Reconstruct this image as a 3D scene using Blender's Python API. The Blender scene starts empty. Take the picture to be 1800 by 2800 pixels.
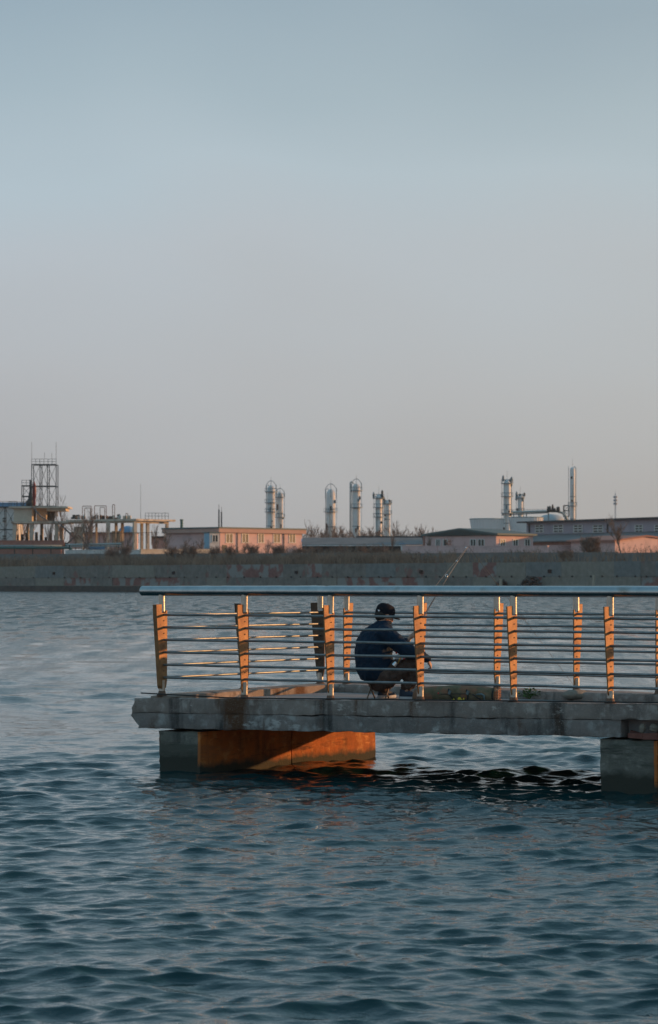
import bpy, bmesh, math, random
import numpy as np
from mathutils import Vector, Matrix, noise

random.seed(7)
SC = bpy.context.scene
COL = SC.collection

# ------------------------------------------------------------------ camera
F = 7830.0            # focal length in pixels of the 1800 x 2800 photograph
HOR = 1590.0          # horizon row
CZ = 2.09             # camera height above the water
cam_data = bpy.data.cameras.new("camera")
cam = bpy.data.objects.new("camera", cam_data)
COL.objects.link(cam)
cam.location = (0, 0, CZ)
cam.rotation_euler = (math.radians(90), 0, 0)
cam_data.sensor_fit = 'VERTICAL'
cam_data.sensor_height = 36.0
cam_data.sensor_width = 24.0
cam_data.lens = F / 2800 * 36
cam_data.shift_y = (HOR - 1400) / 2800
cam_data.clip_start = 0.1
cam_data.clip_end = 9000
cam_data.dof.use_dof = True
cam_data.dof.focus_distance = 30.5
cam_data.dof.aperture_fstop = 7.0
SC.camera = cam

# ------------------------------------------------------------------ sun and sky
SUN_EL = math.radians(8.4)
SUN_AZ = math.radians(17)            # angle behind the picture plane, to the right
SUN_DIR = Vector((math.cos(SUN_EL) * math.cos(SUN_AZ), math.cos(SUN_EL) * math.sin(SUN_AZ), math.sin(SUN_EL)))
sun_data = bpy.data.lights.new("sun", 'SUN')
sun = bpy.data.objects.new("sun", sun_data)
COL.objects.link(sun)
sun_data.energy = 4.0
sun_data.angle = math.radians(0.6)
sun_data.color = (1.0, 0.475, 0.18)
sun.rotation_euler = SUN_DIR.to_track_quat('Z', 'Y').to_euler()

world = bpy.data.worlds.new("World")
SC.world = world
world.use_nodes = True
wn = world.node_tree.nodes
wl = world.node_tree.links
wn.clear()
w_out = wn.new('ShaderNodeOutputWorld')
w_bg = wn.new('ShaderNodeBackground')
w_sky = wn.new('ShaderNodeTexSky')
w_sky.sky_type = 'NISHITA'
w_sky.sun_disc = False
w_sky.sun_elevation = SUN_EL
w_sky.sun_rotation = math.radians(73)
w_sky.dust_density = 2.0
w_tc = wn.new('ShaderNodeTexCoord')
w_sep = wn.new('ShaderNodeSeparateXYZ')
w_ramp = wn.new('ShaderNodeValToRGB')
def s2l(c):
    return tuple(((v / 255) / 12.92 if v / 255 <= 0.04045 else ((v / 255 + 0.055) / 1.055) ** 2.4) for v in c) + (1,)
cr = w_ramp.color_ramp
stops = [(0.0, (163, 166, 169)), (0.03, (169, 171, 175)), (0.075, (178, 183, 189)),
         (0.11, (181, 191, 200)), (0.14, (177, 194, 205)), (0.17, (164, 184, 196)), (0.205, (149, 171, 186)),
         (0.34, (140, 175, 193)), (0.6, (122, 162, 184)), (1.0, (106, 150, 177))]
cr.elements[0].position = stops[0][0]; cr.elements[0].color = s2l(stops[0][1])
cr.elements[1].position = 1.0; cr.elements[1].color = s2l(stops[-1][1])
for p, c in stops[1:-1]:
    e = cr.elements.new(p); e.color = s2l(c)
w_dot = wn.new('ShaderNodeVectorMath'); w_dot.operation = 'DOT_PRODUCT'
w_dot.inputs[1].default_value = SUN_DIR
w_warm = wn.new('ShaderNodeMapRange')
w_warm.inputs['From Min'].default_value = 0.12
w_warm.inputs['From Max'].default_value = 1.0
w_warm.inputs['To Min'].default_value = 0.0
w_warm.inputs['To Max'].default_value = 0.6
w_low = wn.new('ShaderNodeMapRange')
w_low.inputs['From Min'].default_value = 0.0
w_low.inputs['From Max'].default_value = 0.45
w_low.inputs['To Min'].default_value = 1.0
w_low.inputs['To Max'].default_value = 0.0
w_mul = wn.new('ShaderNodeMath'); w_mul.operation = 'MULTIPLY'
w_mix = wn.new('ShaderNodeMixRGB')
w_mix.inputs['Color2'].default_value = (0.52, 0.45, 0.30, 1)
w_scale = wn.new('ShaderNodeVectorMath'); w_scale.operation = 'SCALE'
w_scale.inputs['Scale'].default_value = 0.10
w_mix2 = wn.new('ShaderNodeMixRGB')
w_mix2.inputs['Fac'].default_value = 0.04
wl.new(w_tc.outputs['Generated'], w_sep.inputs[0])
w_map = wn.new('ShaderNodeMapping'); w_map.inputs['Scale'].default_value = (1.0, 1.0, 2.2)
w_noise = wn.new('ShaderNodeTexNoise'); w_noise.inputs['Scale'].default_value = 5.0; w_noise.inputs['Detail'].default_value = 2.0
w_nr = wn.new('ShaderNodeMapRange'); w_nr.inputs['To Min'].default_value = -0.018; w_nr.inputs['To Max'].default_value = 0.018
w_nr.inputs['From Min'].default_value = 0.3; w_nr.inputs['From Max'].default_value = 0.7
w_add = wn.new('ShaderNodeMath'); w_add.operation = 'ADD'
wl.new(w_tc.outputs['Generated'], w_map.inputs[0]); wl.new(w_map.outputs[0], w_noise.inputs['Vector'])
wl.new(w_noise.outputs['Fac'], w_nr.inputs['Value']); wl.new(w_sep.outputs['Z'], w_add.inputs[0]); wl.new(w_nr.outputs[0], w_add.inputs[1])
wl.new(w_add.outputs[0], w_ramp.inputs['Fac'])
wl.new(w_tc.outputs['Generated'], w_dot.inputs[0])
wl.new(w_dot.outputs['Value'], w_warm.inputs['Value'])
wl.new(w_sep.outputs['Z'], w_low.inputs['Value'])
wl.new(w_warm.outputs[0], w_mul.inputs[0])
wl.new(w_low.outputs[0], w_mul.inputs[1])
wl.new(w_mul.outputs[0], w_mix.inputs['Fac'])
wl.new(w_ramp.outputs['Color'], w_mix.inputs['Color1'])
wl.new(w_sky.outputs['Color'], w_scale.inputs[0])
wl.new(w_mix.outputs['Color'], w_mix2.inputs['Color1'])
wl.new(w_scale.outputs[0], w_mix2.inputs['Color2'])
wl.new(w_mix2.outputs['Color'], w_bg.inputs['Color'])
w_bg.inputs['Strength'].default_value = 1.03
wl.new(w_bg.outputs[0], w_out.inputs[0])

vs = SC.view_settings
vs.view_transform = 'Standard'
vs.look = 'None'
vs.exposure = 0.0
vs.gamma = 1.0
vs.use_curve_mapping = False

# ------------------------------------------------------------------ helpers
def P(x, y, D):
    """world point seen at photo pixel (x, y) when it stands D metres away"""
    return Vector(((x - 900) / F * D, D, CZ + (HOR - y) / F * D))

def tag(o, label=None, cat=None, group=None, kind=None):
    if label: o["label"] = label
    if cat: o["category"] = cat
    if group: o["group"] = group
    if kind: o["kind"] = kind
    return o

ORI = {}
def thing(name, label, cat, loc, group=None):
    o = bpy.data.objects.new(name, None)
    o.empty_display_size = 0.2
    COL.objects.link(o)
    o.location = loc
    ORI[o.name] = Vector(loc)
    return tag(o, label, cat, group)

class MB:
    def __init__(self):
        self.v = []; self.f = []
    def add(self, vs_, fs_):
        n = len(self.v)
        self.v += [tuple(p) for p in vs_]
        self.f += [tuple(i + n for i in f) for f in fs_]
        return self
    def box(self, c, s, R=None):
        vs_ = []
        for dx in (-.5, .5):
            for dy in (-.5, .5):
                for dz in (-.5, .5):
                    q = Vector((dx * s[0], dy * s[1], dz * s[2]))
                    if R is not None: q = R @ q
                    vs_.append(Vector(c) + q)
        return self.add(vs_, [(0, 1, 3, 2), (4, 6, 7, 5), (0, 4, 5, 1), (2, 3, 7, 6), (0, 2, 6, 4), (1, 5, 7, 3)])
    def prism(self, poly, z0, z1):
        n = len(poly)
        vs_ = [(p[0], p[1], z0 if not callable(z0) else z0(p)) for p in poly] + [(p[0], p[1], z1 if not callable(z1) else z1(p)) for p in poly]
        fs_ = [tuple(range(n))[::-1], tuple(range(n, 2 * n))]
        fs_ += [(i, (i + 1) % n, n + (i + 1) % n, n + i) for i in range(n)]
        return self.add(vs_, fs_)
    def tube(self, pts, r, n=8, caps=True, r2=None):
        pts = [Vector(p) for p in pts]
        m = len(pts)
        rs = [r] * m if not isinstance(r, (list, tuple)) else list(r)
        if r2 is not None: rs = [r + (r2 - r) * i / (m - 1) for i in range(m)]
        vs_ = []; fs_ = []
        prev = None
        for i, p in enumerate(pts):
            d = (pts[min(i + 1, m - 1)] - pts[max(i - 1, 0)])
            if d.length < 1e-9: d = Vector((0, 0, 1))
            d.normalize()
            if prev is None:
                a = Vector((0, 0, 1)) if abs(d.z) < 0.9 else Vector((1, 0, 0))
                u = d.cross(a).normalized()
            else:
                u = (prev - d * prev.dot(d)).normalized()
            prev = u
            w = d.cross(u)
            for k in range(n):
                t = 2 * math.pi * k / n
                vs_.append(p + (u * math.cos(t) + w * math.sin(t)) * rs[i])
        for i in range(m - 1):
            for k in range(n):
                a0 = i * n + k; a1 = i * n + (k + 1) % n
                fs_.append((a0, a1, a1 + n, a0 + n))
        if caps:
            fs_.append(tuple(range(n))[::-1]); fs_.append(tuple(range((m - 1) * n, m * n)))
        return self.add(vs_, fs_)
    def bar(self, p0, p1, w, h=None):
        p0 = Vector(p0); p1 = Vector(p1); h = h or w
        d = (p1 - p0); L = d.length; d.normalize()
        a = Vector((0, 0, 1)) if abs(d.z) < 0.95 else Vector((0, 1, 0))
        u = d.cross(a).normalized(); q = u.cross(d).normalized()
        R = Matrix((d, u, q)).transposed()
        return self.box((p0 + p1) / 2, (L, w, h), R)
    def lathe(self, c, prof, n=16, axis='Z'):
        vs_ = []; fs_ = []
        for (r, z) in prof:
            for k in range(n):
                t = 2 * math.pi * k / n
                vs_.append((c[0] + r * math.cos(t), c[1] + r * math.sin(t), c[2] + z))
        m = len(prof)
        for i in range(m - 1):
            for k in range(n):
                a0 = i * n + k; a1 = i * n + (k + 1) % n
                fs_.append((a0, a1, a1 + n, a0 + n))
        fs_.append(tuple(range(n))[::-1]); fs_.append(tuple(range((m - 1) * n, m * n)))
        return self.add(vs_, fs_)
    def ball(self, c, r, n=10, m=6, R=None):
        r = (r, r, r) if not isinstance(r, (list, tuple)) else r
        vs_ = []; fs_ = []
        for i in range(m + 1):
            ph = math.pi * i / m
            for k in range(n):
                t = 2 * math.pi * k / n
                q = Vector((r[0] * math.sin(ph) * math.cos(t), r[1] * math.sin(ph) * math.sin(t), r[2] * math.cos(ph)))
                if R is not None: q = R @ q
                vs_.append(Vector(c) + q)
        for i in range(m):
            for k in range(n):
                a0 = i * n + k; a1 = i * n + (k + 1) % n
                fs_.append((a0, a0 + n, a1 + n, a1))
        return self.add(vs_, fs_)
    def build(self, name, mat, parent=None, smooth=False, label=None, kind=None, autosm=None):
        o_loc = Vector((0, 0, 0))
        if parent is not None: o_loc = ORI[parent.name]
        me = bpy.data.meshes.new(name)
        me.from_pydata([(p[0] - o_loc.x, p[1] - o_loc.y, p[2] - o_loc.z) for p in self.v], [], self.f)
        me.validate(clean_customdata=False)
        bm = bmesh.new(); bm.from_mesh(me)
        bmesh.ops.recalc_face_normals(bm, faces=bm.faces)
        bm.to_mesh(me); bm.free()
        if smooth:
            for p_ in me.polygons: p_.use_smooth = True
            if autosm is not None:
                bm = bmesh.new(); bm.from_mesh(me)
                for e in bm.edges:
                    if len(e.link_faces) == 2 and e.calc_face_angle(0) > math.radians(autosm): e.smooth = False
                bm.to_mesh(me); bm.free()
        o = bpy.data.objects.new(name, me)
        COL.objects.link(o)
        if mat: me.materials.append(mat)
        if parent is not None:
            o.parent = parent
        ORI[o.name] = o_loc
        if label: o["label"] = label
        if kind: o["kind"] = kind
        return o

# ------------------------------------------------------------------ materials
def mat_new(name):
    m = bpy.data.materials.new(name); m.use_nodes = True
    nt = m.node_tree
    return m, nt, nt.nodes, nt.links, nt.nodes['Principled BSDF']

def noisy(name, c1, c2, scale=4.0, rough=0.8, bump=0.3, bscale=40.0, metal=0.0, detail=8, c3=None, s3=1.5, t3=(0.55, 0.7), stretch=(1, 1, 1), bdist=0.01, spec=None):
    m, nt, N, L, b = mat_new(name)
    tc = N.new('ShaderNodeTexCoord')
    mp = N.new('ShaderNodeMapping'); mp.inputs['Scale'].default_value = stretch
    L.new(tc.outputs['Object'], mp.inputs[0])
    n1 = N.new('ShaderNodeTexNoise'); n1.inputs['Scale'].default_value = scale; n1.inputs['Detail'].default_value = detail
    n1.inputs['Roughness'].default_value = 0.65
    L.new(mp.outputs[0], n1.inputs['Vector'])
    r = N.new('ShaderNodeValToRGB')
    r.color_ramp.elements[0].position = 0.32; r.color_ramp.elements[0].color = (*c1, 1)
    r.color_ramp.elements[1].position = 0.68; r.color_ramp.elements[1].color = (*c2, 1)
    L.new(n1.outputs['Fac'], r.inputs['Fac'])
    last = r.outputs['Color']
    if c3 is not None:
        n3 = N.new('ShaderNodeTexNoise'); n3.inputs['Scale'].default_value = s3; n3.inputs['Detail'].default_value = 6
        L.new(mp.outputs[0], n3.inputs['Vector'])
        mr = N.new('ShaderNodeMapRange'); mr.inputs['From Min'].default_value = t3[0]; mr.inputs['From Max'].default_value = t3[1]
        L.new(n3.outputs['Fac'], mr.inputs['Value'])
        mx = N.new('ShaderNodeMixRGB'); mx.inputs['Color2'].default_value = (*c3, 1)
        L.new(mr.outputs[0], mx.inputs['Fac']); L.new(last, mx.inputs['Color1'])
        last = mx.outputs['Color']
    L.new(last, b.inputs['Base Color'])
    b.inputs['Roughness'].default_value = rough
    b.inputs['Metallic'].default_value = metal
    if spec is not None: b.inputs['Specular IOR Level'].default_value = spec
    if bump > 0:
        n2 = N.new('ShaderNodeTexNoise'); n2.inputs['Scale'].default_value = bscale; n2.inputs['Detail'].default_value = 6
        L.new(mp.outputs[0], n2.inputs['Vector'])
        bp = N.new('ShaderNodeBump'); bp.inputs['Strength'].default_value = bump; bp.inputs['Distance'].default_value = bdist
        L.new(n2.outputs['Fac'], bp.inputs['Height']); L.new(bp.outputs[0], b.inputs['Normal'])
    return m

def concrete(name, base, dark, light, stain=(0.10, 0.045, 0.02), waterline=None, bands=None):
    """weathered concrete: mottling, pores, vertical drip stains, optional dark wet band below a height"""
    m, nt, N, L, b = mat_new(name)
    g = N.new('ShaderNodeNewGeometry')
    def noise_(scale, detail=8, sc=(1, 1, 1), rough=0.6):
        mp = N.new('ShaderNodeMapping'); mp.inputs['Scale'].default_value = sc
        L.new(g.outputs['Position'], mp.inputs[0])
        n = N.new('ShaderNodeTexNoise'); n.inputs['Scale'].default_value = scale; n.inputs['Detail'].default_value = detail
        n.inputs['Roughness'].default_value = rough
        L.new(mp.outputs[0], n.inputs['Vector']); return n.outputs['Fac']
    def ramp(fac, a, b_, ca=(0, 0, 0), cb=(1, 1, 1)):
        r = N.new('ShaderNodeValToRGB')
        r.color_ramp.elements[0].position = a; r.color_ramp.elements[1].position = b_
        r.color_ramp.elements[0].color = (*ca, 1); r.color_ramp.elements[1].color = (*cb, 1)
        L.new(fac, r.inputs['Fac']); return r.outputs['Color']
    def mix(f, c1, c2, mode='MIX'):
        x = N.new('ShaderNodeMixRGB'); x.blend_type = mode
        if isinstance(f, float): x.inputs['Fac'].default_value = f
        else: L.new(f, x.inputs['Fac'])
        if isinstance(c1, tuple): x.inputs['Color1'].default_value = (*c1, 1)
        else: L.new(c1, x.inputs['Color1'])
        if isinstance(c2, tuple): x.inputs['Color2'].default_value = (*c2, 1)
        else: L.new(c2, x.inputs['Color2'])
        return x.outputs['Color']
    col = ramp(noise_(2.2, 10, rough=0.7), 0.3, 0.7, dark, base)
    col = mix(ramp(noise_(7, 8), 0.52, 0.68), col, light)
    col = mix(ramp(noise_(34, 5, rough=0.7), 0.66, 0.74), col, tuple(v * 0.35 for v in dark))
    col = mix(ramp(noise_(3.0, 5, (1, 1, 0.12)), 0.56, 0.68), col, tuple(v * 0.45 for v in dark))
    col = mix(ramp(noise_(2.3, 5, (1.1, 1.1, 0.25)), 0.575, 0.67), col, stain)
    col = mix(ramp(noise_(1.1, 7, rough=0.72), 0.54, 0.62), col, tuple(v * 0.62 for v in base))
    col = mix(ramp(noise_(1.7, 7, (1, 1, 2.5), 0.7), 0.60, 0.66), col, tuple(min(1, v * 1.25) for v in light))
    col = mix(ramp(noise_(120, 2), 0.62, 0.72), col, light)
    if bands is not None:
        col = mix(ramp(noise_(1.0, 6, (0.9, 0.9, 5.0), 0.75), 0.50, 0.60), col, bands)
        col = mix(ramp(noise_(1.3, 6, (0.8, 0.8, 6.0), 0.75), 0.55, 0.66), col, tuple(v * 0.5 for v in dark))
    if waterline is not None:
        sp = N.new('ShaderNodeSeparateXYZ'); L.new(g.outputs['Position'], sp.inputs[0])
        ad = N.new('ShaderNodeMath'); ad.operation = 'MULTIPLY_ADD'
        L.new(noise_(5, 5), ad.inputs[0]); ad.inputs[1].default_value = -0.16; L.new(sp.outputs['Z'], ad.inputs[2])
        mr = N.new('ShaderNodeMapRange'); mr.inputs['From Min'].default_value = waterline - 0.08; mr.inputs['From Max'].default_value = waterline
        mr.inputs['To Min'].default_value = 1; mr.inputs['To Max'].default_value = 0
        L.new(ad.outputs[0], mr.inputs['Value'])
        col = mix(mr.outputs[0], col, (0.038, 0.040, 0.030))
    L.new(col, b.inputs['Base Color'])
    b.inputs['Roughness'].default_value = 0.88
    bp = N.new('ShaderNodeBump'); bp.inputs['Strength'].default_value = 0.7; bp.inputs['Distance'].default_value = 0.012
    mm = N.new('ShaderNodeMath'); mm.operation = 'ADD'
    L.new(noise_(30, 8, rough=0.75), mm.inputs[0]); L.new(noise_(6, 6), mm.inputs[1])
    L.new(mm.outputs[0], bp.inputs['Height']); L.new(bp.outputs[0], b.inputs['Normal'])
    return m

def plain(name, c, rough=0.6, metal=0.0, var=0.15, scale=6.0):
    c2 = tuple(min(1, v * (1 + var)) for v in c); c1 = tuple(v * (1 - var) for v in c)
    return noisy(name, c1, c2, scale=scale, rough=rough, metal=metal, bump=0.0)

M = {}
M['concrete'] = concrete('weathered_concrete', (0.36, 0.295, 0.255), (0.16, 0.135, 0.12), (0.44, 0.39, 0.35))
M['kerb'] = concrete('kerb_concrete', (0.34, 0.27, 0.22), (0.20, 0.16, 0.13), (0.40, 0.33, 0.28))
M['concrete_low'] = concrete('beam_concrete', (0.31, 0.265, 0.24), (0.10, 0.095, 0.09), (0.38, 0.37, 0.35))
M['pillar'] = concrete('pillar_concrete', (0.215, 0.205, 0.17), (0.08, 0.082, 0.07), (0.28, 0.27, 0.235), waterline=0.16, bands=(0.085, 0.087, 0.070))
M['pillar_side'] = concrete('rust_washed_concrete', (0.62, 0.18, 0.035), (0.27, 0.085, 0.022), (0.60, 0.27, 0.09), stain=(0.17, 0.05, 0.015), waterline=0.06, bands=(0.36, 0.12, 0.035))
M['deck'] = noisy('deck_screed', (0.20, 0.195, 0.19), (0.27, 0.26, 0.255), scale=3, rough=0.85, bump=0.3)
M['steel_rail'] = noisy('brushed_steel_rail', (0.34, 0.37, 0.38), (0.48, 0.49, 0.49), scale=6, rough=0.24, metal=1.0, bump=0.05, bscale=60, stretch=(1, 1, 1), c3=(0.20, 0.17, 0.13), s3=3, t3=(0.62, 0.8))
M['steel_bar'] = noisy('dull_steel_bar', (0.17, 0.19, 0.19), (0.30, 0.31, 0.31), scale=9, rough=0.50, metal=0.85, bump=0.1, bscale=80)
M['steel_post'] = noisy('steel_post_pipe', (0.38, 0.35, 0.30), (0.52, 0.49, 0.44), scale=9, rough=0.32, metal=0.85, bump=0.1, bscale=80)
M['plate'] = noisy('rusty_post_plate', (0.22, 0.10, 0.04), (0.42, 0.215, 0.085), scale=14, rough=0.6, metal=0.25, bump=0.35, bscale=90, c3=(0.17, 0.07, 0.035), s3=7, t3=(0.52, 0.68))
M['plate_shaded'] = noisy('shaded_rusty_plate', (0.075, 0.045, 0.030), (0.15, 0.085, 0.05), scale=14, rough=0.7, metal=0.2, bump=0.35, bscale=90)  # rusty plate for the end posts, shade of their unlit faces put into the colour
M['rust'] = noisy('rusty_flange', (0.10, 0.06, 0.04), (0.22, 0.13, 0.09), scale=20, rough=0.85, bump=0.5)
M['black'] = plain('black_rubber', (0.02, 0.02, 0.02), 0.6)
M['brick'] = noisy('broken_brick', (0.15, 0.055, 0.042), (0.24, 0.10, 0.075), scale=12, rough=0.95, bump=0.6)
M['navy'] = noisy('navy_padded_cloth', (0.004, 0.016, 0.034), (0.007, 0.025, 0.050), scale=8, rough=0.85, bump=0.35, bscale=22, bdist=0.02, spec=0.25)
M['cap'] = noisy('black_cap_cloth', (0.008, 0.008, 0.012), (0.016, 0.016, 0.022), scale=30, rough=0.9, bump=0.2, spec=0.2)
M['trouser'] = noisy('brown_trouser_cloth', (0.058, 0.042, 0.036), (0.105, 0.072, 0.058), scale=10, rough=0.95, bump=0.5, bscale=18, bdist=0.02, stretch=(1.6, 1, 0.5), spec=0.2)
M['skin'] = noisy('skin', (0.42, 0.22, 0.14), (0.50, 0.27, 0.18), scale=20, rough=0.55, bump=0.05)
M['hair'] = noisy('short_black_hair', (0.012, 0.010, 0.009), (0.03, 0.025, 0.02), scale=80, rough=0.8, bump=0.5, bscale=200)
M['shoe'] = plain('navy_shoe', (0.025, 0.045, 0.075), 0.7)
M['sole'] = plain('pale_sole', (0.50, 0.52, 0.54), 0.7)
M['white'] = plain('white_print', (0.75, 0.75, 0.75), 0.6)
M['olive'] = noisy('olive_canvas', (0.085, 0.085, 0.05), (0.21, 0.175, 0.115), scale=9, rough=0.95, bump=0.5, bscale=30, c3=(0.24, 0.135, 0.085), s3=6, t3=(0.50, 0.58), spec=0.2)
M['dark_cloth'] = noisy('dark_webbing', (0.012, 0.016, 0.016), (0.03, 0.035, 0.033), scale=20, rough=0.9, bump=0.3)
M['yellow'] = plain('yellow_print', (0.62, 0.50, 0.03), 0.6)
M['red'] = plain('red_plastic', (0.55, 0.03, 0.03), 0.45)
M['buckle'] = plain('teal_grey_buckle', (0.10, 0.15, 0.16), 0.4)
M['bead'] = noisy('woven_tan_cord', (0.38, 0.17, 0.09), (0.55, 0.28, 0.16), scale=30, rough=0.8)
M['silver'] = plain('polished_silver', (0.75, 0.77, 0.78), 0.25, 0.8)
M['gold'] = plain('gold_trim', (0.7, 0.42, 0.12), 0.3, 0.8)
M['rod'] = plain('graphite_rod', (0.05, 0.05, 0.055), 0.35)
M['rod_pale'] = plain('pale_rod_tip', (0.15, 0.145, 0.135), 0.7)
M['stool'] = plain('bronze_tube', (0.28, 0.20, 0.14), 0.35, 0.7)
M['leaf'] = noisy('weed_leaf', (0.05, 0.11, 0.02), (0.11, 0.20, 0.05), scale=30, rough=0.7, bump=0)
M['lump'] = noisy('mortar_lump', (0.20, 0.18, 0.15), (0.30, 0.26, 0.21), scale=25, rough=0.95, bump=0.8, bscale=60)
# far shore
M['sea_wall'] = noisy('sea_wall_render', (0.135, 0.135, 0.122), (0.245, 0.235, 0.21), scale=0.9, rough=0.95, bump=0.4, bscale=3, bdist=0.1, c3=(0.22, 0.13, 0.115), s3=0.4, t3=(0.60, 0.68))
M['sea_wall_pale'] = noisy('pale_render_patch', (0.20, 0.195, 0.165), (0.29, 0.275, 0.235), scale=1.2, rough=0.95, bump=0.3, bscale=3, bdist=0.1)
M['sea_wall_dark'] = noisy('blue_grey_render_patch', (0.14, 0.16, 0.16), (0.22, 0.24, 0.23), scale=1.2, rough=0.95, bump=0.3, bscale=3, bdist=0.1)
M['sea_brick'] = noisy('exposed_brick', (0.19, 0.09, 0.08), (0.28, 0.15, 0.13), scale=1.6, rough=0.95, bump=0.5, bscale=4, bdist=0.1, c3=(0.26, 0.265, 0.25), s3=0.45, t3=(0.47, 0.55))
M['footing'] = noisy('wet_footing', (0.035, 0.042, 0.040), (0.095, 0.09, 0.08), scale=0.8, rough=0.8, bump=0.4, bscale=3, bdist=0.1)
M['hole'] = plain('drain_hole_dark', (0.008, 0.01, 0.012), 0.9)
M['mauve'] = noisy('mauve_grey_render', (0.34, 0.30, 0.34), (0.44, 0.39, 0.43), scale=0.4, rough=0.9, bump=0)
M['back_wall'] = noisy('dark_block_wall', (0.13, 0.14, 0.14), (0.20, 0.21, 0.20), scale=0.4, rough=0.95, bump=0.4, bscale=3, bdist=0.1)
M['soil'] = noisy('dry_soil', (0.10, 0.08, 0.06), (0.17, 0.14, 0.11), scale=0.2, rough=1.0, bump=0.3, bscale=2)
M['scrub'] = noisy('dry_stalk', (0.10, 0.075, 0.055), (0.36, 0.27, 0.20), scale=0.28, rough=1.0, bump=0)
M['twig'] = noisy('bare_twig', (0.15, 0.115, 0.095), (0.27, 0.21, 0.175), scale=0.5, rough=1.0, bump=0)
M['pink'] = noisy('pink_render', (0.60, 0.41, 0.39), (0.68, 0.49, 0.47), scale=0.3, rough=0.9, bump=0.1, bscale=3, c3=(0.52, 0.38, 0.37), s3=0.5)
M['pink_dark'] = noisy('fascia_render', (0.42, 0.27, 0.22), (0.50, 0.33, 0.28), scale=0.5, rough=0.9, bump=0)
M['roof_teal'] = plain('teal_roof_edge', (0.09, 0.14, 0.14), 0.7)
M['roof_grey'] = noisy('grey_roof_sheet', (0.13, 0.13, 0.13), (0.21, 0.20, 0.19), scale=0.3, rough=0.8, bump=0.1, bscale=3)
M['roof_blue'] = plain('blue_roof_sheet', (0.13, 0.30, 0.48), 0.6)
M['roof_dark'] = plain('dark_roof', (0.06, 0.07, 0.075), 0.8)
M['cream'] = noisy('cream_render', (0.52, 0.46, 0.36), (0.66, 0.59, 0.48), scale=0.6, rough=0.9, bump=0.1, bscale=3)
M['pale'] = noisy('pale_render', (0.55, 0.56, 0.55), (0.66, 0.66, 0.64), scale=0.4, rough=0.9, bump=0)
M['frame_w'] = plain('white_window_frame', (0.62, 0.63, 0.60), 0.6)
M['pane'] = plain('window_glass', (0.018, 0.035, 0.035), 0.3)
M['brick_low'] = noisy('brick_red_render', (0.30, 0.14, 0.11), (0.38, 0.20, 0.16), scale=0.8, rough=0.95, bump=0.2, bscale=4)
M['trestle'] = noisy('raw_concrete_frame', (0.48, 0.42, 0.34), (0.64, 0.57, 0.46), scale=0.7, rough=0.95, bump=0.2, bscale=3, c3=(0.22, 0.20, 0.17), s3=0.6)
M['steel_dark'] = plain('dark_green_steel', (0.028, 0.045, 0.048), 0.6, 0.2)
M['steel_green'] = plain('green_pipe', (0.02, 0.13, 0.12), 0.5)
M['steel_pipe'] = plain('pale_pipe', (0.30, 0.38, 0.38), 0.5)
M['vessel_red'] = plain('red_vessel', (0.17, 0.02, 0.03), 0.5)
M['vessel'] = noisy('white_vessel_paint', (0.58, 0.60, 0.60), (0.74, 0.74, 0.72), scale=0.3, rough=0.5, bump=0, c3=(0.40, 0.30, 0.22), s3=0.5, t3=(0.6, 0.75))
M['ladder'] = plain('galvanised_ladder', (0.16, 0.23, 0.26), 0.6, 0.2)
M['blue_door'] = plain('blue_shed_side', (0.22, 0.42, 0.55), 0.6)
M['rubble'] = noisy('dark_rubble', (0.02, 0.025, 0.025), (0.10, 0.095, 0.085), scale=1.0, rough=0.95, bump=0)
M['stake'] = plain('weathered_stake', (0.42, 0.36, 0.28), 0.9)
M['dome'] = plain('pale_blue_tank', (0.36, 0.42, 0.44), 0.6)

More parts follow.
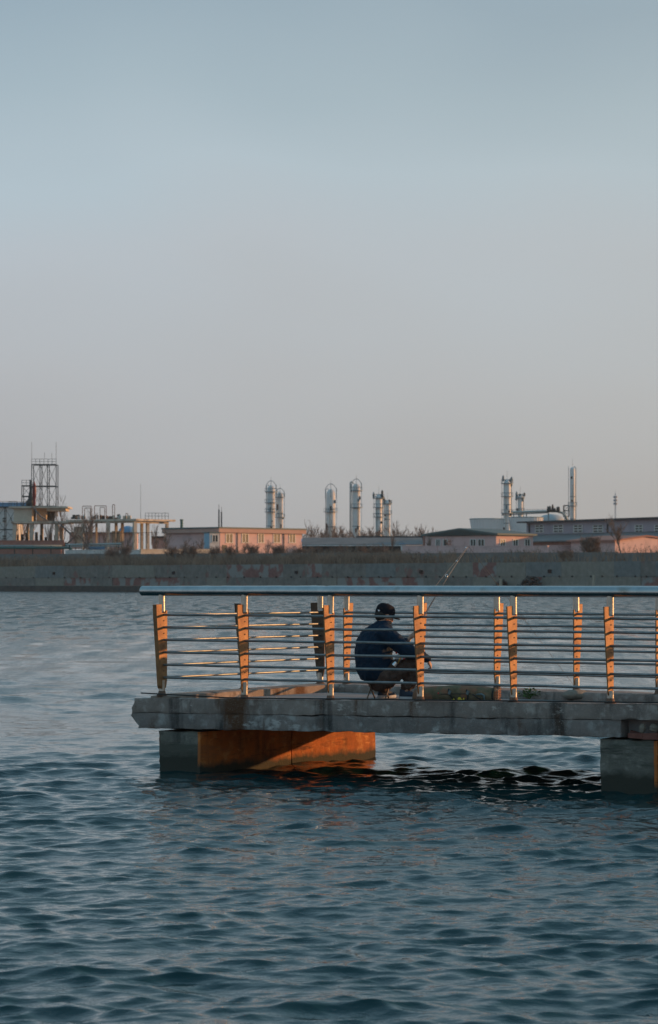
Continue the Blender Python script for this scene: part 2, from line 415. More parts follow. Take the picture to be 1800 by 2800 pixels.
# ------------------------------------------------------------------ water
def make_water():
    rng = np.random.default_rng(11)
    rows = []
    # rows evenly spaced on the picture's height, out to the far shore
    nD = 1440
    k = np.linspace(0, 1, nD)
    inv = (1 / 10.5) * (1 - k) + (1 / 130.0) * k
    D = 1 / inv
    D = np.concatenate([np.linspace(3.5, 10.4, 24), D, np.geomspace(131, 760, 110)])
    u_f = np.linspace(-1, 1, 760)
    ext = np.geomspace(1.03, 14, 34)
    u = np.concatenate([-ext[::-1], u_f, ext])
    half = D * 0.124 + 1.5
    X = u[None, :] * half[:, None]
    Y = np.repeat(D[:, None], len(u), 1)
    dxs = (np.gradient(u)[None, :]) * half[:, None]
    dys = np.gradient(D)[:, None] * np.ones_like(X)
    Z = np.zeros_like(X); DX = np.zeros_like(X); DY = np.zeros_like(X)
    n = 180
    lam = np.exp(rng.uniform(math.log(0.13), math.log(3.2), n))
    ang = math.radians(-86) + rng.normal(0, 0.58, n)
    second = rng.random(n) < 0.22
    ang[second] = math.radians(-125) + rng.normal(0, 0.35, int(second.sum()))
    wgt = np.where(lam < 0.36, 1.0, (0.36 / lam) ** 0.72)
    wgt = wgt * np.where(lam < 0.17, 0.75, 1.0)
    slope = 0.205
    ka = wgt * slope * math.sqrt(2.0 / (wgt ** 2).sum())
    ph = rng.uniform(0, 2 * math.pi, n)
    # gusty patches: wave height varies slowly over the surface
    env = 1.0 + 0.42 * np.sin(X * 0.35 + 1.3 * np.sin(Y * 0.11) + 1.0) * np.sin(Y * 0.21 + 0.4 * np.sin(X * 0.3)) + 0.18 * np.sin(0.13 * X - 0.17 * Y)
    for i in range(n):
        kk = 2 * math.pi / lam[i]
        kx, ky = kk * math.cos(ang[i]), kk * math.sin(ang[i])
        samp = np.abs(kx) * dxs + np.abs(ky) * dys
        fade = np.clip((2.0 - samp) / 1.0, 0, 1)
        if fade.max() <= 0: continue
        p_ = kx * X + ky * Y + ph[i]
        A = ka[i] / kk * fade * env
        Z += A * np.cos(p_)
        s = np.sin(p_) * A * 1.2
        DX -= s * kx / kk; DY -= s * ky / kk
    X2 = X + DX; Y2 = Y + DY
    nr, nc = X.shape
    co = np.stack([X2, Y2, Z], -1).reshape(-1, 3).astype(np.float32)
    idx = np.arange(nr * nc).reshape(nr, nc)
    q = np.stack([idx[:-1, :-1], idx[:-1, 1:], idx[1:, 1:], idx[1:, :-1]], -1).reshape(-1, 4)
    me = bpy.data.meshes.new('water')
    me.vertices.add(len(co)); me.vertices.foreach_set('co', co.ravel())
    me.loops.add(q.size); me.loops.foreach_set('vertex_index', q.ravel().astype(np.int32))
    me.polygons.add(len(q)); me.polygons.foreach_set('loop_start', np.arange(0, q.size, 4, dtype=np.int32))
    me.polygons.foreach_set('use_smooth', np.ones(len(q), dtype=bool))
    me.update(calc_edges=True)
    o = bpy.data.objects.new('water', me); COL.objects.link(o)
    m, nt, N, L, b = mat_new('harbour_water')
    b.inputs['Base Color'].default_value = (0.005, 0.035, 0.038, 1)
    b.inputs['Roughness'].default_value = 0.045
    b.inputs['IOR'].default_value = 1.333
    g = N.new('ShaderNodeNewGeometry')
    mp = N.new('ShaderNodeMapping'); mp.inputs['Scale'].default_value = (1.0, 1.5, 1.0)
    mp.inputs['Rotation'].default_value = (0, 0, math.radians(8))
    L.new(g.outputs['Position'], mp.inputs[0])
    n1 = N.new('ShaderNodeTexNoise'); n1.inputs['Scale'].default_value = 8.0; n1.inputs['Detail'].default_value = 3; n1.inputs['Distortion'].default_value = 0.1
    n1.inputs['Roughness'].default_value = 0.55
    L.new(mp.outputs[0], n1.inputs['Vector'])
    n2 = N.new('ShaderNodeTexNoise'); n2.inputs['Scale'].default_value = 0.9; n2.inputs['Detail'].default_value = 3
    L.new(mp.outputs[0], n2.inputs['Vector'])
    ad = N.new('ShaderNodeMath'); ad.operation = 'MULTIPLY_ADD'; ad.inputs[1].default_value = 1.6
    L.new(n2.outputs['Fac'], ad.inputs[0]); L.new(n1.outputs['Fac'], ad.inputs[2])
    bp = N.new('ShaderNodeBump'); bp.inputs['Strength'].default_value = 0.5; bp.inputs['Distance'].default_value = 0.05
    # catspaws: the small ripples are stronger in some patches than in others
    mp3 = N.new('ShaderNodeMapping'); mp3.inputs['Scale'].default_value = (1.0, 0.13, 1.0); L.new(g.outputs['Position'], mp3.inputs[0])
    n3 = N.new('ShaderNodeTexNoise'); n3.inputs['Scale'].default_value = 0.9; n3.inputs['Detail'].default_value = 4; n3.inputs['Roughness'].default_value = 0.7
    L.new(mp3.outputs[0], n3.inputs['Vector'])
    mr = N.new('ShaderNodeMapRange'); mr.inputs['From Min'].default_value = 0.40; mr.inputs['From Max'].default_value = 0.62
    mr.inputs['To Min'].default_value = 0.0; mr.inputs['To Max'].default_value = 2.2
    L.new(n3.outputs['Fac'], mr.inputs['Value'])
    spx = N.new('ShaderNodeSeparateXYZ'); L.new(g.outputs['Position'], spx.inputs[0])
    mf = N.new('ShaderNodeMapRange'); mf.inputs['From Min'].default_value = 30; mf.inputs['From Max'].default_value = 120
    mf.inputs['To Min'].default_value = 0.15; mf.inputs['To Max'].default_value = 1.0
    L.new(spx.outputs['Y'], mf.inputs['Value'])
    mxf = N.new('ShaderNodeMix'); mxf.data_type = 'FLOAT'; mxf.inputs[2].default_value = 1.0
    L.new(mf.outputs[0], mxf.inputs[0]); L.new(mr.outputs[0], mxf.inputs[3])
    mu = N.new('ShaderNodeMath'); mu.operation = 'MULTIPLY'; L.new(ad.outputs[0], mu.inputs[0]); L.new(mxf.outputs[0], mu.inputs[1])
    # beyond the reach of the modelled waves the chop is carried by the bump alone
    mrd = N.new('ShaderNodeMapRange'); mrd.inputs['From Min'].default_value = 35; mrd.inputs['From Max'].default_value = 220
    mrd.inputs['To Min'].default_value = 0.42; mrd.inputs['To Max'].default_value = 1.6
    L.new(spx.outputs['Y'], mrd.inputs['Value'])
    # waves too small to model out there widen the reflection instead
    rg = N.new('ShaderNodeMapRange'); rg.inputs['From Min'].default_value = 28; rg.inputs['From Max'].default_value = 170
    rg.inputs['To Min'].default_value = 0.015; rg.inputs['To Max'].default_value = 0.30
    L.new(spx.outputs['Y'], rg.inputs['Value'])
    rm_ = N.new('ShaderNodeMapRange'); rm_.inputs['From Min'].default_value = 0.42; rm_.inputs['From Max'].default_value = 0.60
    rm_.inputs['To Min'].default_value = 0.3; rm_.inputs['To Max'].default_value = 1.7
    L.new(n3.outputs['Fac'], rm_.inputs['Value'])
    rq = N.new('ShaderNodeMath'); rq.operation = 'MULTIPLY'; L.new(rg.outputs[0], rq.inputs[0]); L.new(rm_.outputs[0], rq.inputs[1])
    L.new(rq.outputs[0], b.inputs['Roughness'])
    mu2 = N.new('ShaderNodeMath'); mu2.operation = 'MULTIPLY'; L.new(mu.outputs[0], mu2.inputs[0]); L.new(mrd.outputs[0], mu2.inputs[1])
    L.new(mu2.outputs[0], bp.inputs['Height']); L.new(bp.outputs[0], b.inputs['Normal'])
    me.materials.append(m)
    tag(o, kind='structure')
    return o
make_water()

# ------------------------------------------------------------------ pier frame of reference
PO = Vector((-1.835, 31.45, 0))
AX = Vector((0.832, -0.5548, 0)); BX = Vector((0.5548, 0.832, 0))
def Q(a, b, z): return PO + AX * a + BX * b + Vector((0, 0, z))
def kerb_z(a, b):                       # the slab has sagged: its kerb is not level
    t = min(max(b / 3.1, -0.1), 1.1); s = a / 6.0
    z0 = 1.279 + (1.197 - 1.279) * s
    z1 = 1.212 + (1.255 - 1.212) * s
    return CZ - (z0 + (z1 - z0) * t)
def deck_z(a, b): return CZ - (1.298 + 0.035 * min(max(a, 0) / 4.0, 1.3))
AMAX = 11.5

def rough_box(mb, a0, a1, b0, b1, zt, zb, res=0.06, amp=0.006, seed=0, end0=0.0, edge=0.012, hcut=None):
    """a cast block with subdivided faces, worn arrises and, at a0, an irregular broken end"""
    na = max(2, int((a1 - a0) / res)); nb = max(2, int((b1 - b0) / res)); nz = max(2, int(abs(zt(a0, b0) - zb(a0, b0)) / (res * .6)))
    if nb > 14: nb = 14
    pts = {}; vs_ = []; fs_ = []
    def vid(i, j, k):
        key = (i, j, k)
        if key in pts: return pts[key]
        a = a0 + (a1 - a0) * i / na; b = b0 + (b1 - b0) * j / nb
        t = zt(a, b); bo = zb(a, b); z = bo + (t - bo) * k / nz
        p = Vector((a, b, z))
        nv = noise.noise_vector(p * 4.0 + Vector((seed, 0, 0))) * amp * 1.2 + noise.noise_vector(p * 16 + Vector((0, seed, 0))) * amp
        # worn edges
        e = (i in (0, na)) + (j in (0, nb)) + (k in (0, nz))
        c = Vector(((a0 + a1) / 2, (b0 + b1) / 2, (t + bo) / 2))
        if e >= 2 and not (hcut and i == 0):
            w = edge * (0.6 + 1.2 * abs(noise.noise(p * 9 + Vector((seed, 3, 1)))))
            if j == 0: nv.y += w
            if j == nb: nv.y -= w
            if k == nz: nv.z -= w * .7
            if k == 0: nv.z += w * .9
        if end0 > 0 and a < a0 + 0.35:
            h = (z - bo) / max(t - bo, 1e-6)
            prof = 1 - (1 - (2 * h - 1.25) ** 2 * 0.8) if True else 0
            f = max(0, 1 - (a - a0) / 0.35)
            hh = (z - hcut[0]) / (hcut[1] - hcut[0]) if hcut else h
            nv.x += f * end0 * (max(0, 0.42 - hh) * 2.6 + max(0, hh - 0.72) * 1.6) + f * 0.035 * noise.noise(Vector((7, b * 6, z * 17))) + f * 0.02 * noise.noise(Vector((3, b * 20, z * 50)))
        vs_.append(p + nv); pts[key] = len(vs_) - 1
        return pts[key]
    for i in range(na):
        for j in range(nb):
            fs_.append((vid(i, j, nz), vid(i + 1, j, nz), vid(i + 1, j + 1, nz), vid(i, j + 1, nz)))
            fs_.append((vid(i, j, 0), vid(i, j + 1, 0), vid(i + 1, j + 1, 0), vid(i + 1, j, 0)))
        for k in range(nz):
            fs_.append((vid(i, 0, k), vid(i + 1, 0, k), vid(i + 1, 0, k + 1), vid(i, 0, k + 1)))
            fs_.append((vid(i, nb, k), vid(i, nb, k + 1), vid(i + 1, nb, k + 1), vid(i + 1, nb, k)))
    for j in range(nb):
        for k in range(nz):
            fs_.append((vid(0, j, k), vid(0, j, k + 1), vid(0, j + 1, k + 1), vid(0, j + 1, k)))
            fs_.append((vid(na, j, k), vid(na, j + 1, k), vid(na, j + 1, k + 1), vid(na, j, k + 1)))
    mb.add([Q(p.x, p.y, p.z) for p in vs_], fs_)
    return mb

pier = thing('concrete_pier', 'low cracked concrete pier on square pillars, reaching in from the right over the water', 'pier', Q(0, 0, 0))
BF = -0.07
kt = lambda a, b: kerb_z(a, 0)
HC = (kerb_z(-.4, 0) - 0.335, kerb_z(-.4, 0))
rough_box(MB(), -0.365, AMAX, BF, 0.10, kt, lambda a, b: kerb_z(a, 0) - 0.165 + 0.006 * noise.noise(Vector((a * 3, 0, 5))), res=0.045, seed=1, end0=0.085, edge=0.006, hcut=HC).build('edge_beam', M['concrete'], pier, smooth=True, autosm=50)
def low_beam(a0, a1, seed, end0=0.0):
    rough_box(MB(), a0, a1, BF + 0.007, 0.25, lambda a, b: kerb_z(a, 0) - 0.160 - 0.018 * max(0.0, min(1.0, (a - 0.7) * 1.5)) * max(0.0, 0.16 + noise.noise(Vector((a * 2.3, 0, 5)))),
              lambda a, b: kerb_z(a, 0) - 0.335 - 0.012 * noise.noise(Vector((a * 5, 2, 5))), res=0.045, seed=seed, end0=end0, edge=0.006, amp=0.007, hcut=HC if seed == 5 else None).build('lower_beam', M['concrete_low'], pier, smooth=True, autosm=50)
low_beam(-0.365, 5.70, 5, 0.085)
low_beam(6.12, AMAX, 6, 0.12)
rough_box(MB(), -0.365, 0.20, 0.102, 3.60, lambda a, b: CZ - 1.290, lambda a, b: CZ - 1.58, seed=9, end0=0.0).build('end_beam', M['concrete'], pier, smooth=True, autosm=50)
def endk(b): return CZ - (1.238 - 0.008 * b)
rough_box(MB(), -0.13, 0.21, -0.045, 3.58, lambda a, b: endk(b) if b > 0.3 else endk(b) - 0.012 * (0.3 - b) / 0.3, lambda a, b: CZ - 1.45, seed=10, res=0.05, amp=0.004).build('end_kerb', M['kerb'], pier, smooth=True, autosm=50)
rough_box(MB(), 0.212, AMAX, 3.06, 3.60, lambda a, b: kerb_z(a, 3.1), lambda a, b: CZ - 1.575, seed=12).build('far_beam', M['concrete'], pier, smooth=True, autosm=50)
rough_box(MB(), 0.213, AMAX, 0.102, 3.058, lambda a, b: deck_z(a, b), lambda a, b: deck_z(a, b) - 0.2, res=0.25, amp=0.002, seed=14).build('deck_slab', M['deck'], pier)
def pillar(a0, wid, seed):
    zt = lambda a, b: kerb_z(a0, 0) - 0.35
    b0, b1 = BF + 0.03, 3.50
    rough_box(MB(), a0, a0 + wid, b0, b1, zt, lambda a, b: -1.2, res=0.08, amp=0.010, seed=seed, edge=0.015).build('pillar', M['pillar'], pier, smooth=True, autosm=45)
    mid = b0 + (b1 - b0) * 0.50
    for (q0, q1) in ((b0 + 0.002, mid - 0.006), (mid + 0.006, b1 - 0.01)):
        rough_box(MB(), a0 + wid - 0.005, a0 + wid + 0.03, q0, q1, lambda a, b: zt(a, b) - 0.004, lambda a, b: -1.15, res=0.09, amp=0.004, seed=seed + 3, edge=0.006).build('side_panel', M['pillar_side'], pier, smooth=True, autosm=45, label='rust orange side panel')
pillar(-0.015, 0.53, 21)
pillar(5.46, 0.60, 27)
pillar(10.6, 0.60, 33)
# rubble in the broken bearing over the second pillar
for i, (a, b, z, s, R_, mt) in enumerate([(5.86, -0.02, 0.0, (0.15, 0.10, 0.055), 0.1, 'brick'), (6.03, -0.02, 0.0, (0.17, 0.10, 0.06), -0.12, 'brick'),
                                       (5.80, 0.10, 0.0, (0.14, 0.10, 0.06), 0.4, 'brick'), (5.92, -0.01, 0.075, (0.06, 0.07, 0.085), 0.2, 'lump'),
                                       (6.04, 0.01, 0.08, (0.10, 0.09, 0.08), 0.5, 'lump')]):
    mb = MB(); zz = kerb_z(5.9, 0) - 0.318 + z
    c = Q(a, b, zz); R3 = Matrix.Rotation(math.atan2(AX.y, AX.x) + R_, 3, 'Z') @ Matrix.Rotation(R_ * 0.6, 3, 'Y')
    mb.box(c, s, R3) if mt == 'brick' else mb.ball(c, tuple(v * 0.6 for v in s), 7, 4, R3)
    mb.v = [tuple(Vector(p) + noise.noise_vector(Vector(p) * 30) * 0.012) for p in mb.v]
    mb.build('broken_brick' if mt == 'brick' else 'mortar_lump', M[mt], pier)
# mortar lump round the far post foot
mb = MB(); mb.ball(Q(3.47, 3.07, kerb_z(3.5, 3.1) - 0.03), (0.15, 0.10, 0.055), 14, 8)
mb.v = [tuple(Vector(p) + noise.noise_vector(Vector(p) * 12) * 0.02) for p in mb.v]
mb.build('mortar_lump', M['lump'], pier, smooth=True)
# chips and cracked scabs on the edge (proud flakes)
random.seed(4)

# ------------------------------------------------------------------ railings
RZ = CZ - 0.103                                # handrail axis height
BAR_Z = [CZ - (0.366 + i * 0.1374) for i in range(6)]
RR = 0.054
def railing(name, label, org_a, org_b, fr, posts, dir_a, out_b, span0, span1, corner=False):
    """posts: positions along dir; dir_a/out_b: unit vectors of run and of the outward side in world space"""
    base = fr(0)
    root = thing(name, label, 'railing', base)
    def W(s, o, z):
        p = fr(s); return Vector((p.x, p.y, 0)) + out_b * o + Vector((0, 0, z))
    # handrail
    h = MB()
    n = 26
    pts = [W(span0 + (span1 - span0) * i / n, 0.004 * noise.noise(Vector((i * .5, org_a, 3))), RZ + 0.003 * noise.noise(Vector((i * 0.6, org_b, 7)))) for i in range(n + 1)]
    h.tube(pts, RR, 20)
    h.build('handrail', M['steel_rail'], root, smooth=True, autosm=50)
    e0 = (pts[0] - pts[1]).normalized()
    MB().tube([pts[0] + e0 * 0.001, pts[0] + e0 * 0.004], RR * 0.93, 20).build('end_cap', M['rust'], root)
    for i, s in enumerate(posts):
        if len(posts) == 3 and i == 0: continue        # the corner post belongs to the near railing
        z0 = fr(s).z
        tilt = random.uniform(-0.006, 0.006)
        # tapered flat plate, standing outwards from the pipe
        t = 0.026 if (corner and i == 0) else 0.007
        prof = [(-0.062, BAR_Z[0] + 0.115), (0.135, BAR_Z[0] + 0.115), (0.128, BAR_Z[0] - 0.02), (0.050, z0 + 0.10), (0.036, z0 + 0.07), (-0.040, z0 + 0.08), (-0.060, z0 + 0.16)]
        # notch in which the pipe sits
        prof = [(-0.062, BAR_Z[0] + 0.05), (-0.040, BAR_Z[0] + 0.05), (-0.040, BAR_Z[0] + 0.02), (0.036, BAR_Z[0] + 0.02), (0.036, BAR_Z[0] + 0.115)] + prof[1:]
        prof = [(o + random.uniform(-.002, .002), z + random.uniform(-.003, .003)) for o, z in prof]
        if corner and i == 0: prof = [(o, z) for o, z in prof]
        m2 = MB(); vs_ = []
        nn = len(prof)
        for sg in (-t, t):
            for (o, z) in prof: vs_.append(W(s + sg, o, z))
        fs_ = [tuple(range(nn))[::-1], tuple(range(nn, 2 * nn))] + [(k, (k + 1) % nn, nn + (k + 1) % nn, nn + k) for k in range(nn)]
        m2.add(vs_, fs_)
        post = m2.build('post', M['plate_shaded'] if len(posts) == 3 else M['plate'], root)
        pm = MB().tube([W(s + tilt, 0.0, RZ - 0.03), W(s, 0.0, BAR_Z[0] + 0.035)], 0.036, 14)
        pm.build('upper_pipe', M['steel_post'], post, smooth=True, autosm=50)
        pm = MB().tube([W(s, 0.0, BAR_Z[5] - 0.03), W(s, 0.0, z0 + 0.0)], 0.036, 14)
        pm.build('lower_pipe', M['steel_post'], post, smooth=True, autosm=50)
        bl = MB()
        for z in BAR_Z:
            for sg in (-1, 1):
                c = W(s + sg * (t + 0.004), 0.0, z - 0.06)
                bl.tube([W(s + sg * t * 0.9, 0.0, z - 0.065), W(s + sg * (t + 0.007), 0.0, z - 0.065)], 0.007, 6)
        bl.build('bolt', M['rust'], post, kind='stuff')
        fl = MB()
        fl.lathe(W(s, 0, z0 - 0.012), [(0.0, 0), (0.058, 0), (0.060, 0.014), (0.045, 0.022), (0.040, 0.045), (0.036, 0.06)], 14)
        fl.build('base_flange', M['rust'], post, smooth=True, autosm=40)
    # bars between posts
    ends = list(posts)
    segs = [(ends[i], ends[i + 1]) for i in range(len(ends) - 1)]
    for z in BAR_Z:
        for (s0, s1) in segs:
            b_ = MB()
            q_ = 0.04 if name == 'end' or len(posts) == 3 else 1.0; w = random.uniform(-0.0035, 0.0035) * q_; w2 = random.uniform(-.004, .004) * q_
            b_.tube([W(s0 + 0.008, 0.0, z + w * .3), W(s0 + (s1 - s0) * .35, w2, z + w), W(s0 + (s1 - s0) * .7, -w2, z - w * .5), W(s1 - 0.008, 0.0, z)], 0.0138, 12)
            b_.build('bar', M['steel_bar'], root, smooth=True, autosm=50)
    return root

near_posts = [0, 1.11, 2.225, 3.34, 4.45, 5.555, 6.66, 7.77, 8.88, 9.99, 11.1]
railing('near_railing'.replace('near_', 'steel_'), 'steel railing with rusty tapered posts along the near pier edge, before the man', 0, 0,
        lambda s: Q(s, 0, kerb_z(s, 0) if s > 0.1 else endk(0) - 0.01), near_posts, AX, -BX, -0.27, AMAX, corner=True)
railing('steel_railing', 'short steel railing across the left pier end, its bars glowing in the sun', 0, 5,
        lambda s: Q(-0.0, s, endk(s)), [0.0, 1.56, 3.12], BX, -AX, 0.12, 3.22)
far_posts = [0.353 + 1.03 * i for i in range(11)]
railing('steel_railing', 'steel railing along the far edge of the pier, behind the seated man and the bag', 3, 3,
        lambda s: Q(s, 3.15, kerb_z(s, 3.1)), far_posts, AX, BX, 0.10, AMAX)

# loose cable lying along the near kerb
c = MB(); pts = []
for i in range(60):
    a = -0.22 + i * 0.11
    pts.append(Q(a, -0.075 + 0.035 * math.sin(a * 2.1) if a < 1.3 else -0.07 + 0.02 * math.sin(a * 3), kerb_z(a, 0) + 0.012 + (0.035 * max(0, 1 - a / 0.9) if a < 0.9 else 0.0)))
c.tube(pts, 0.008, 6)
o = c.build('cable', M['black'], None, smooth=True)
tag(o, 'thin black cable lying loosely along the near edge of the pier', 'cable')

# weed on the deck by the far kerb
weed = thing('weed', 'small green weed sprouting from the deck by the far kerb', 'plant', Q(2.93, 3.0, deck_z(3, 3)))
wc = ORI[weed.name]
lf = MB(); st = MB()
for i in range(110):
    th = random.uniform(0, 6.28); r = random.uniform(0.0, 0.15); h = random.uniform(0.02, 0.10) * (1.25 - r * 3)
    p = wc + Vector((r * math.cos(th), r * 0.6 * math.sin(th), max(h, 0.01)))
    d = Vector((random.uniform(-1, 1), random.uniform(-1, 1), random.uniform(-.2, 1))).normalized(); e = d.cross(Vector((random.random(), random.random(), 1))).normalized()
    L_ = random.uniform(0.02, 0.045); w_ = L_ * 0.3
    lf.add([p, p + d * L_ * .5 + e * w_, p + d * L_, p + d * L_ * .5 - e * w_], [(0, 1, 2, 3)])
    if i % 6 == 0: st.tube([wc, (wc + p) / 2 + Vector((0, 0, 0.01)), p], 0.002, 4)
lf.build('leaves', M['leaf'], weed, kind='stuff')
st.build('stem', M['leaf'], weed)

# ------------------------------------------------------------------ person
DM = 31.95
def J(x, y, d=0.0): return P(x, y, DM + d)
def capsule_chain(mb, pts, n=14):
    """pts: (point, radius or (rx, ry) ...) -> smooth tapered tube with rounded ends"""
    ps = [Vector(p) for p, r in pts]; rs = [r for p, r in pts]
    P2 = []; R2 = []
    d0 = (ps[1] - ps[0]).normalized(); d1 = (ps[-1] - ps[-2]).normalized()
    for t in (0.98, 0.8, 0.45):
        P2.append(ps[0] - d0 * rs[0] * t); R2.append(rs[0] * math.sqrt(1 - t * t))
    for i in range(len(ps)):
        P2.append(ps[i]); R2.append(rs[i])
    for t in (0.45, 0.8, 0.98):
        P2.append(ps[-1] + d1 * rs[-1] * t); R2.append(rs[-1] * math.sqrt(1 - t * t))
    mb.tube(P2, R2, n)
def fuse(o, vox=0.012, smooth_it=6, disp=0.0, dscale=0.08, depth=3):
    md = o.modifiers.new('remesh', 'REMESH'); md.mode = 'VOXEL'; md.voxel_size = vox; md.use_smooth_shade = True
    sm = o.modifiers.new('smooth', 'SMOOTH'); sm.factor = 0.6; sm.iterations = smooth_it
    if disp > 0:
        tx = bpy.data.textures.new(o.name + '_folds', 'CLOUDS'); tx.noise_scale = dscale; tx.noise_depth = depth
        dm = o.modifiers.new('folds', 'DISPLACE'); dm.texture = tx; dm.strength = disp; dm.mid_level = 0.5
        dm.texture_coords = 'GLOBAL'
    return o

person = thing('person', 'man in dark cap, navy jacket and brown trousers hunched on a folding stool, fishing', 'person', J(1050, 1916, 0))
fwd = Vector((0.80, 0.60, 0)); side = Vector((0.60, -0.80, 0))      # side = his right hand side, towards the camera
hd = J(1051, 1685, 0.02)
body = MB()
# head: skull, jaw, face turned away to the right and bowed
fh = Vector((0.90, 0.36, -0.32)).normalized(); sh_ = fh.cross(Vector((0, 0, 1))).normalized(); uh = sh_.cross(fh).normalized()
RH = Matrix((fh, -sh_, uh)).transposed()
body.ball(hd + uh * 0.02, (0.100, 0.078, 0.105), 18, 12, RH)
body.ball(hd + fh * 0.035 - uh * 0.055, (0.068, 0.060, 0.066), 14, 10, RH)
body.ball(hd + fh * 0.060 - uh * 0.085, (0.032, 0.034, 0.024), 10, 8, RH)      # chin
body.ball(hd + fh * 0.105 - uh * 0.015, (0.020, 0.012, 0.024), 8, 6, RH)       # nose
body.ball(hd + fh * 0.092 - uh * 0.055, (0.014, 0.024, 0.010), 8, 6, RH)       # lips
for sg in (-1, 1):
    body.ball(hd + sh_ * sg * 0.086 + fh * 0.004 - uh * 0.006, (0.022, 0.011, 0.036), 10, 8, RH)   # ears
    body.ball(hd + fh * 0.085 + sh_ * sg * 0.028 + uh * 0.012, (0.012, 0.014, 0.010), 8, 6, RH)
capsule_chain(body, [(J(1050, 1712, -0.01), 0.062), (hd - uh * 0.03 - fh * 0.02, 0.056)])
# trunk and limbs below the clothes
sR = J(1052, 1728, -0.20); sL = J(1034, 1726, 0.20)
hip = J(1036, 1846, 0.0)
capsule_chain(body, [(hip, 0.14), (J(1026, 1800, 0), 0.14), (J(1030, 1755, 0), 0.15), (J(1042, 1722, 0), 0.11), (J(1050, 1708, 0), 0.06)])
eR = J(1108, 1776, -0.26); wR = J(1166, 1800, -0.16)
eL = J(1090, 1768, 0.30); wL = J(1118, 1748, 0.34)
capsule_chain(body, [(sR, 0.055), (eR, 0.042), (wR, 0.028)])
capsule_chain(body, [(sL, 0.055), (eL, 0.042), (wL, 0.028)])
hR = J(1050, 1850, -0.10); kR = J(1150, 1803, -0.12); aR = J(1109, 1896, -0.06)
hL = J(1046, 1848, 0.10); kL = J(1118, 1806, 0.34); aL = J(1046, 1893, 0.22)
capsule_chain(body, [(hR, 0.085), (kR, 0.055), (aR, 0.035)])
capsule_chain(body, [(hL, 0.085), (kL, 0.055), (aL, 0.035)])
# hands: palm, four fingers, thumb, curled
def hand(mb, w, d, up, scale=1.0, curl=0.9):
    d = d.normalized(); s_ = d.cross(up).normalized(); n_ = s_.cross(d).normalized()
    R_ = Matrix((d, s_, n_)).transposed()
    mb.ball(w + d * 0.045 * scale, (0.050 * scale, 0.042 * scale, 0.018 * scale), 12, 8, R_)
    for i, ln in enumerate((0.9, 1.0, 0.95, 0.75)):
        b0 = w + d * 0.080 * scale + s_ * (i - 1.5) * 0.021 * scale
        a1 = curl * 0.6; a2 = curl * 1.5
        p1 = b0 + (d * math.cos(a1) - n_ * math.sin(a1)) * 0.034 * ln * scale
        p2 = p1 + (d * math.cos(a2) - n_ * math.sin(a2)) * 0.028 * ln * scale
        p3 = p2 + (d * math.cos(a2 + .7) - n_ * math.sin(a2 + .7)) * 0.018 * ln * scale
        mb.tube([b0 - d * 0.02, b0, p1, p2, p3], [0.009, 0.0095, 0.009, 0.008, 0.006], 8)
    t0 = w + d * 0.025 * scale - s_ * 0.034 * scale
    t1 = t0 + (d * 0.6 - s_ * 0.5 - n_ * 0.5).normalized() * 0.038 * scale
    t2 = t1 + (d * 0.8 - n_ * 0.6).normalized() * 0.028 * scale
    mb.tube([w + d * 0.01, t0, t1, t2], [0.014, 0.013, 0.011, 0.008], 8)
hand(body, J(1170, 1806, -0.14), Vector((0.45, 0.35, -0.75)), Vector((0.6, -0.3, 0.5)), 1.0, 1.0)
hand(body, J(1120, 1746, 0.34), Vector((0.35, -0.1, 0.35)), Vector((-0.4, -0.5, 0.6)), 1.0, 1.1)
bo = body.build('body', M['skin'], person, smooth=True)
fuse(bo, 0.0085, 3)

# jacket
jk = MB()
def torso_rings(mb, rings, n=22):
    """rings: centre, half width across, half depth, direction across (world), tilt axis -> lofted body"""
    vs_ = []; fs_ = []
    for (c_, w, dpt, ac, fw) in rings:
        for k in range(n):
            t = 2 * math.pi * k / n
            ct, st_ = math.cos(t), math.sin(t)
            ex = 0.86
            x_ = math.copysign(abs(ct) ** ex, ct) * w; y_ = math.copysign(abs(st_) ** ex, st_) * dpt
            vs_.append(c_ + ac * x_ + fw * y_)
    m = len(rings)
    for i in range(m - 1):
        for k in range(n):
            a0 = i * n + k; a1 = i * n + (k + 1) % n
            fs_.append((a0, a1, a1 + n, a0 + n))
    fs_.append(tuple(range(n))[::-1]); fs_.append(tuple(range((m - 1) * n, m * n)))
    mb.add(vs_, fs_)
torso_rings(jk, [(J(1036, 1866, 0), 0.150, 0.115, side, fwd), (J(1031, 1856, 0), 0.200, 0.165, side, fwd), (J(1026, 1834, 0), 0.235, 0.185, side, fwd), (J(1022, 1806, 0), 0.240, 0.180, side, fwd),
                 (J(1022, 1776, 0), 0.238, 0.172, side, fwd), (J(1026, 1750, 0), 0.236, 0.162, side, fwd), (J(1032, 1729, 0), 0.222, 0.140, side, fwd),
                 (J(1039, 1714, 0), 0.165, 0.108, side, fwd), (J(1046, 1704, 0), 0.100, 0.080, side, fwd), (J(1051, 1696, 0), 0.074, 0.070, side, fwd)])
capsule_chain(jk, [(sR + Vector((0, 0.02, -0.01)), 0.098), ((sR * .5 + eR * .5), 0.092), (eR, 0.083), ((eR * .5 + wR * .5), 0.070), (wR, 0.052)])
capsule_chain(jk, [(sL, 0.098), ((sL * .5 + eL * .5), 0.088), (eL, 0.078), ((eL * .4 + wL * .6), 0.060)])
jo = jk.build('jacket', M['navy'], person, smooth=True)
fuse(jo, 0.011, 5, disp=0.035, dscale=0.085, depth=3)
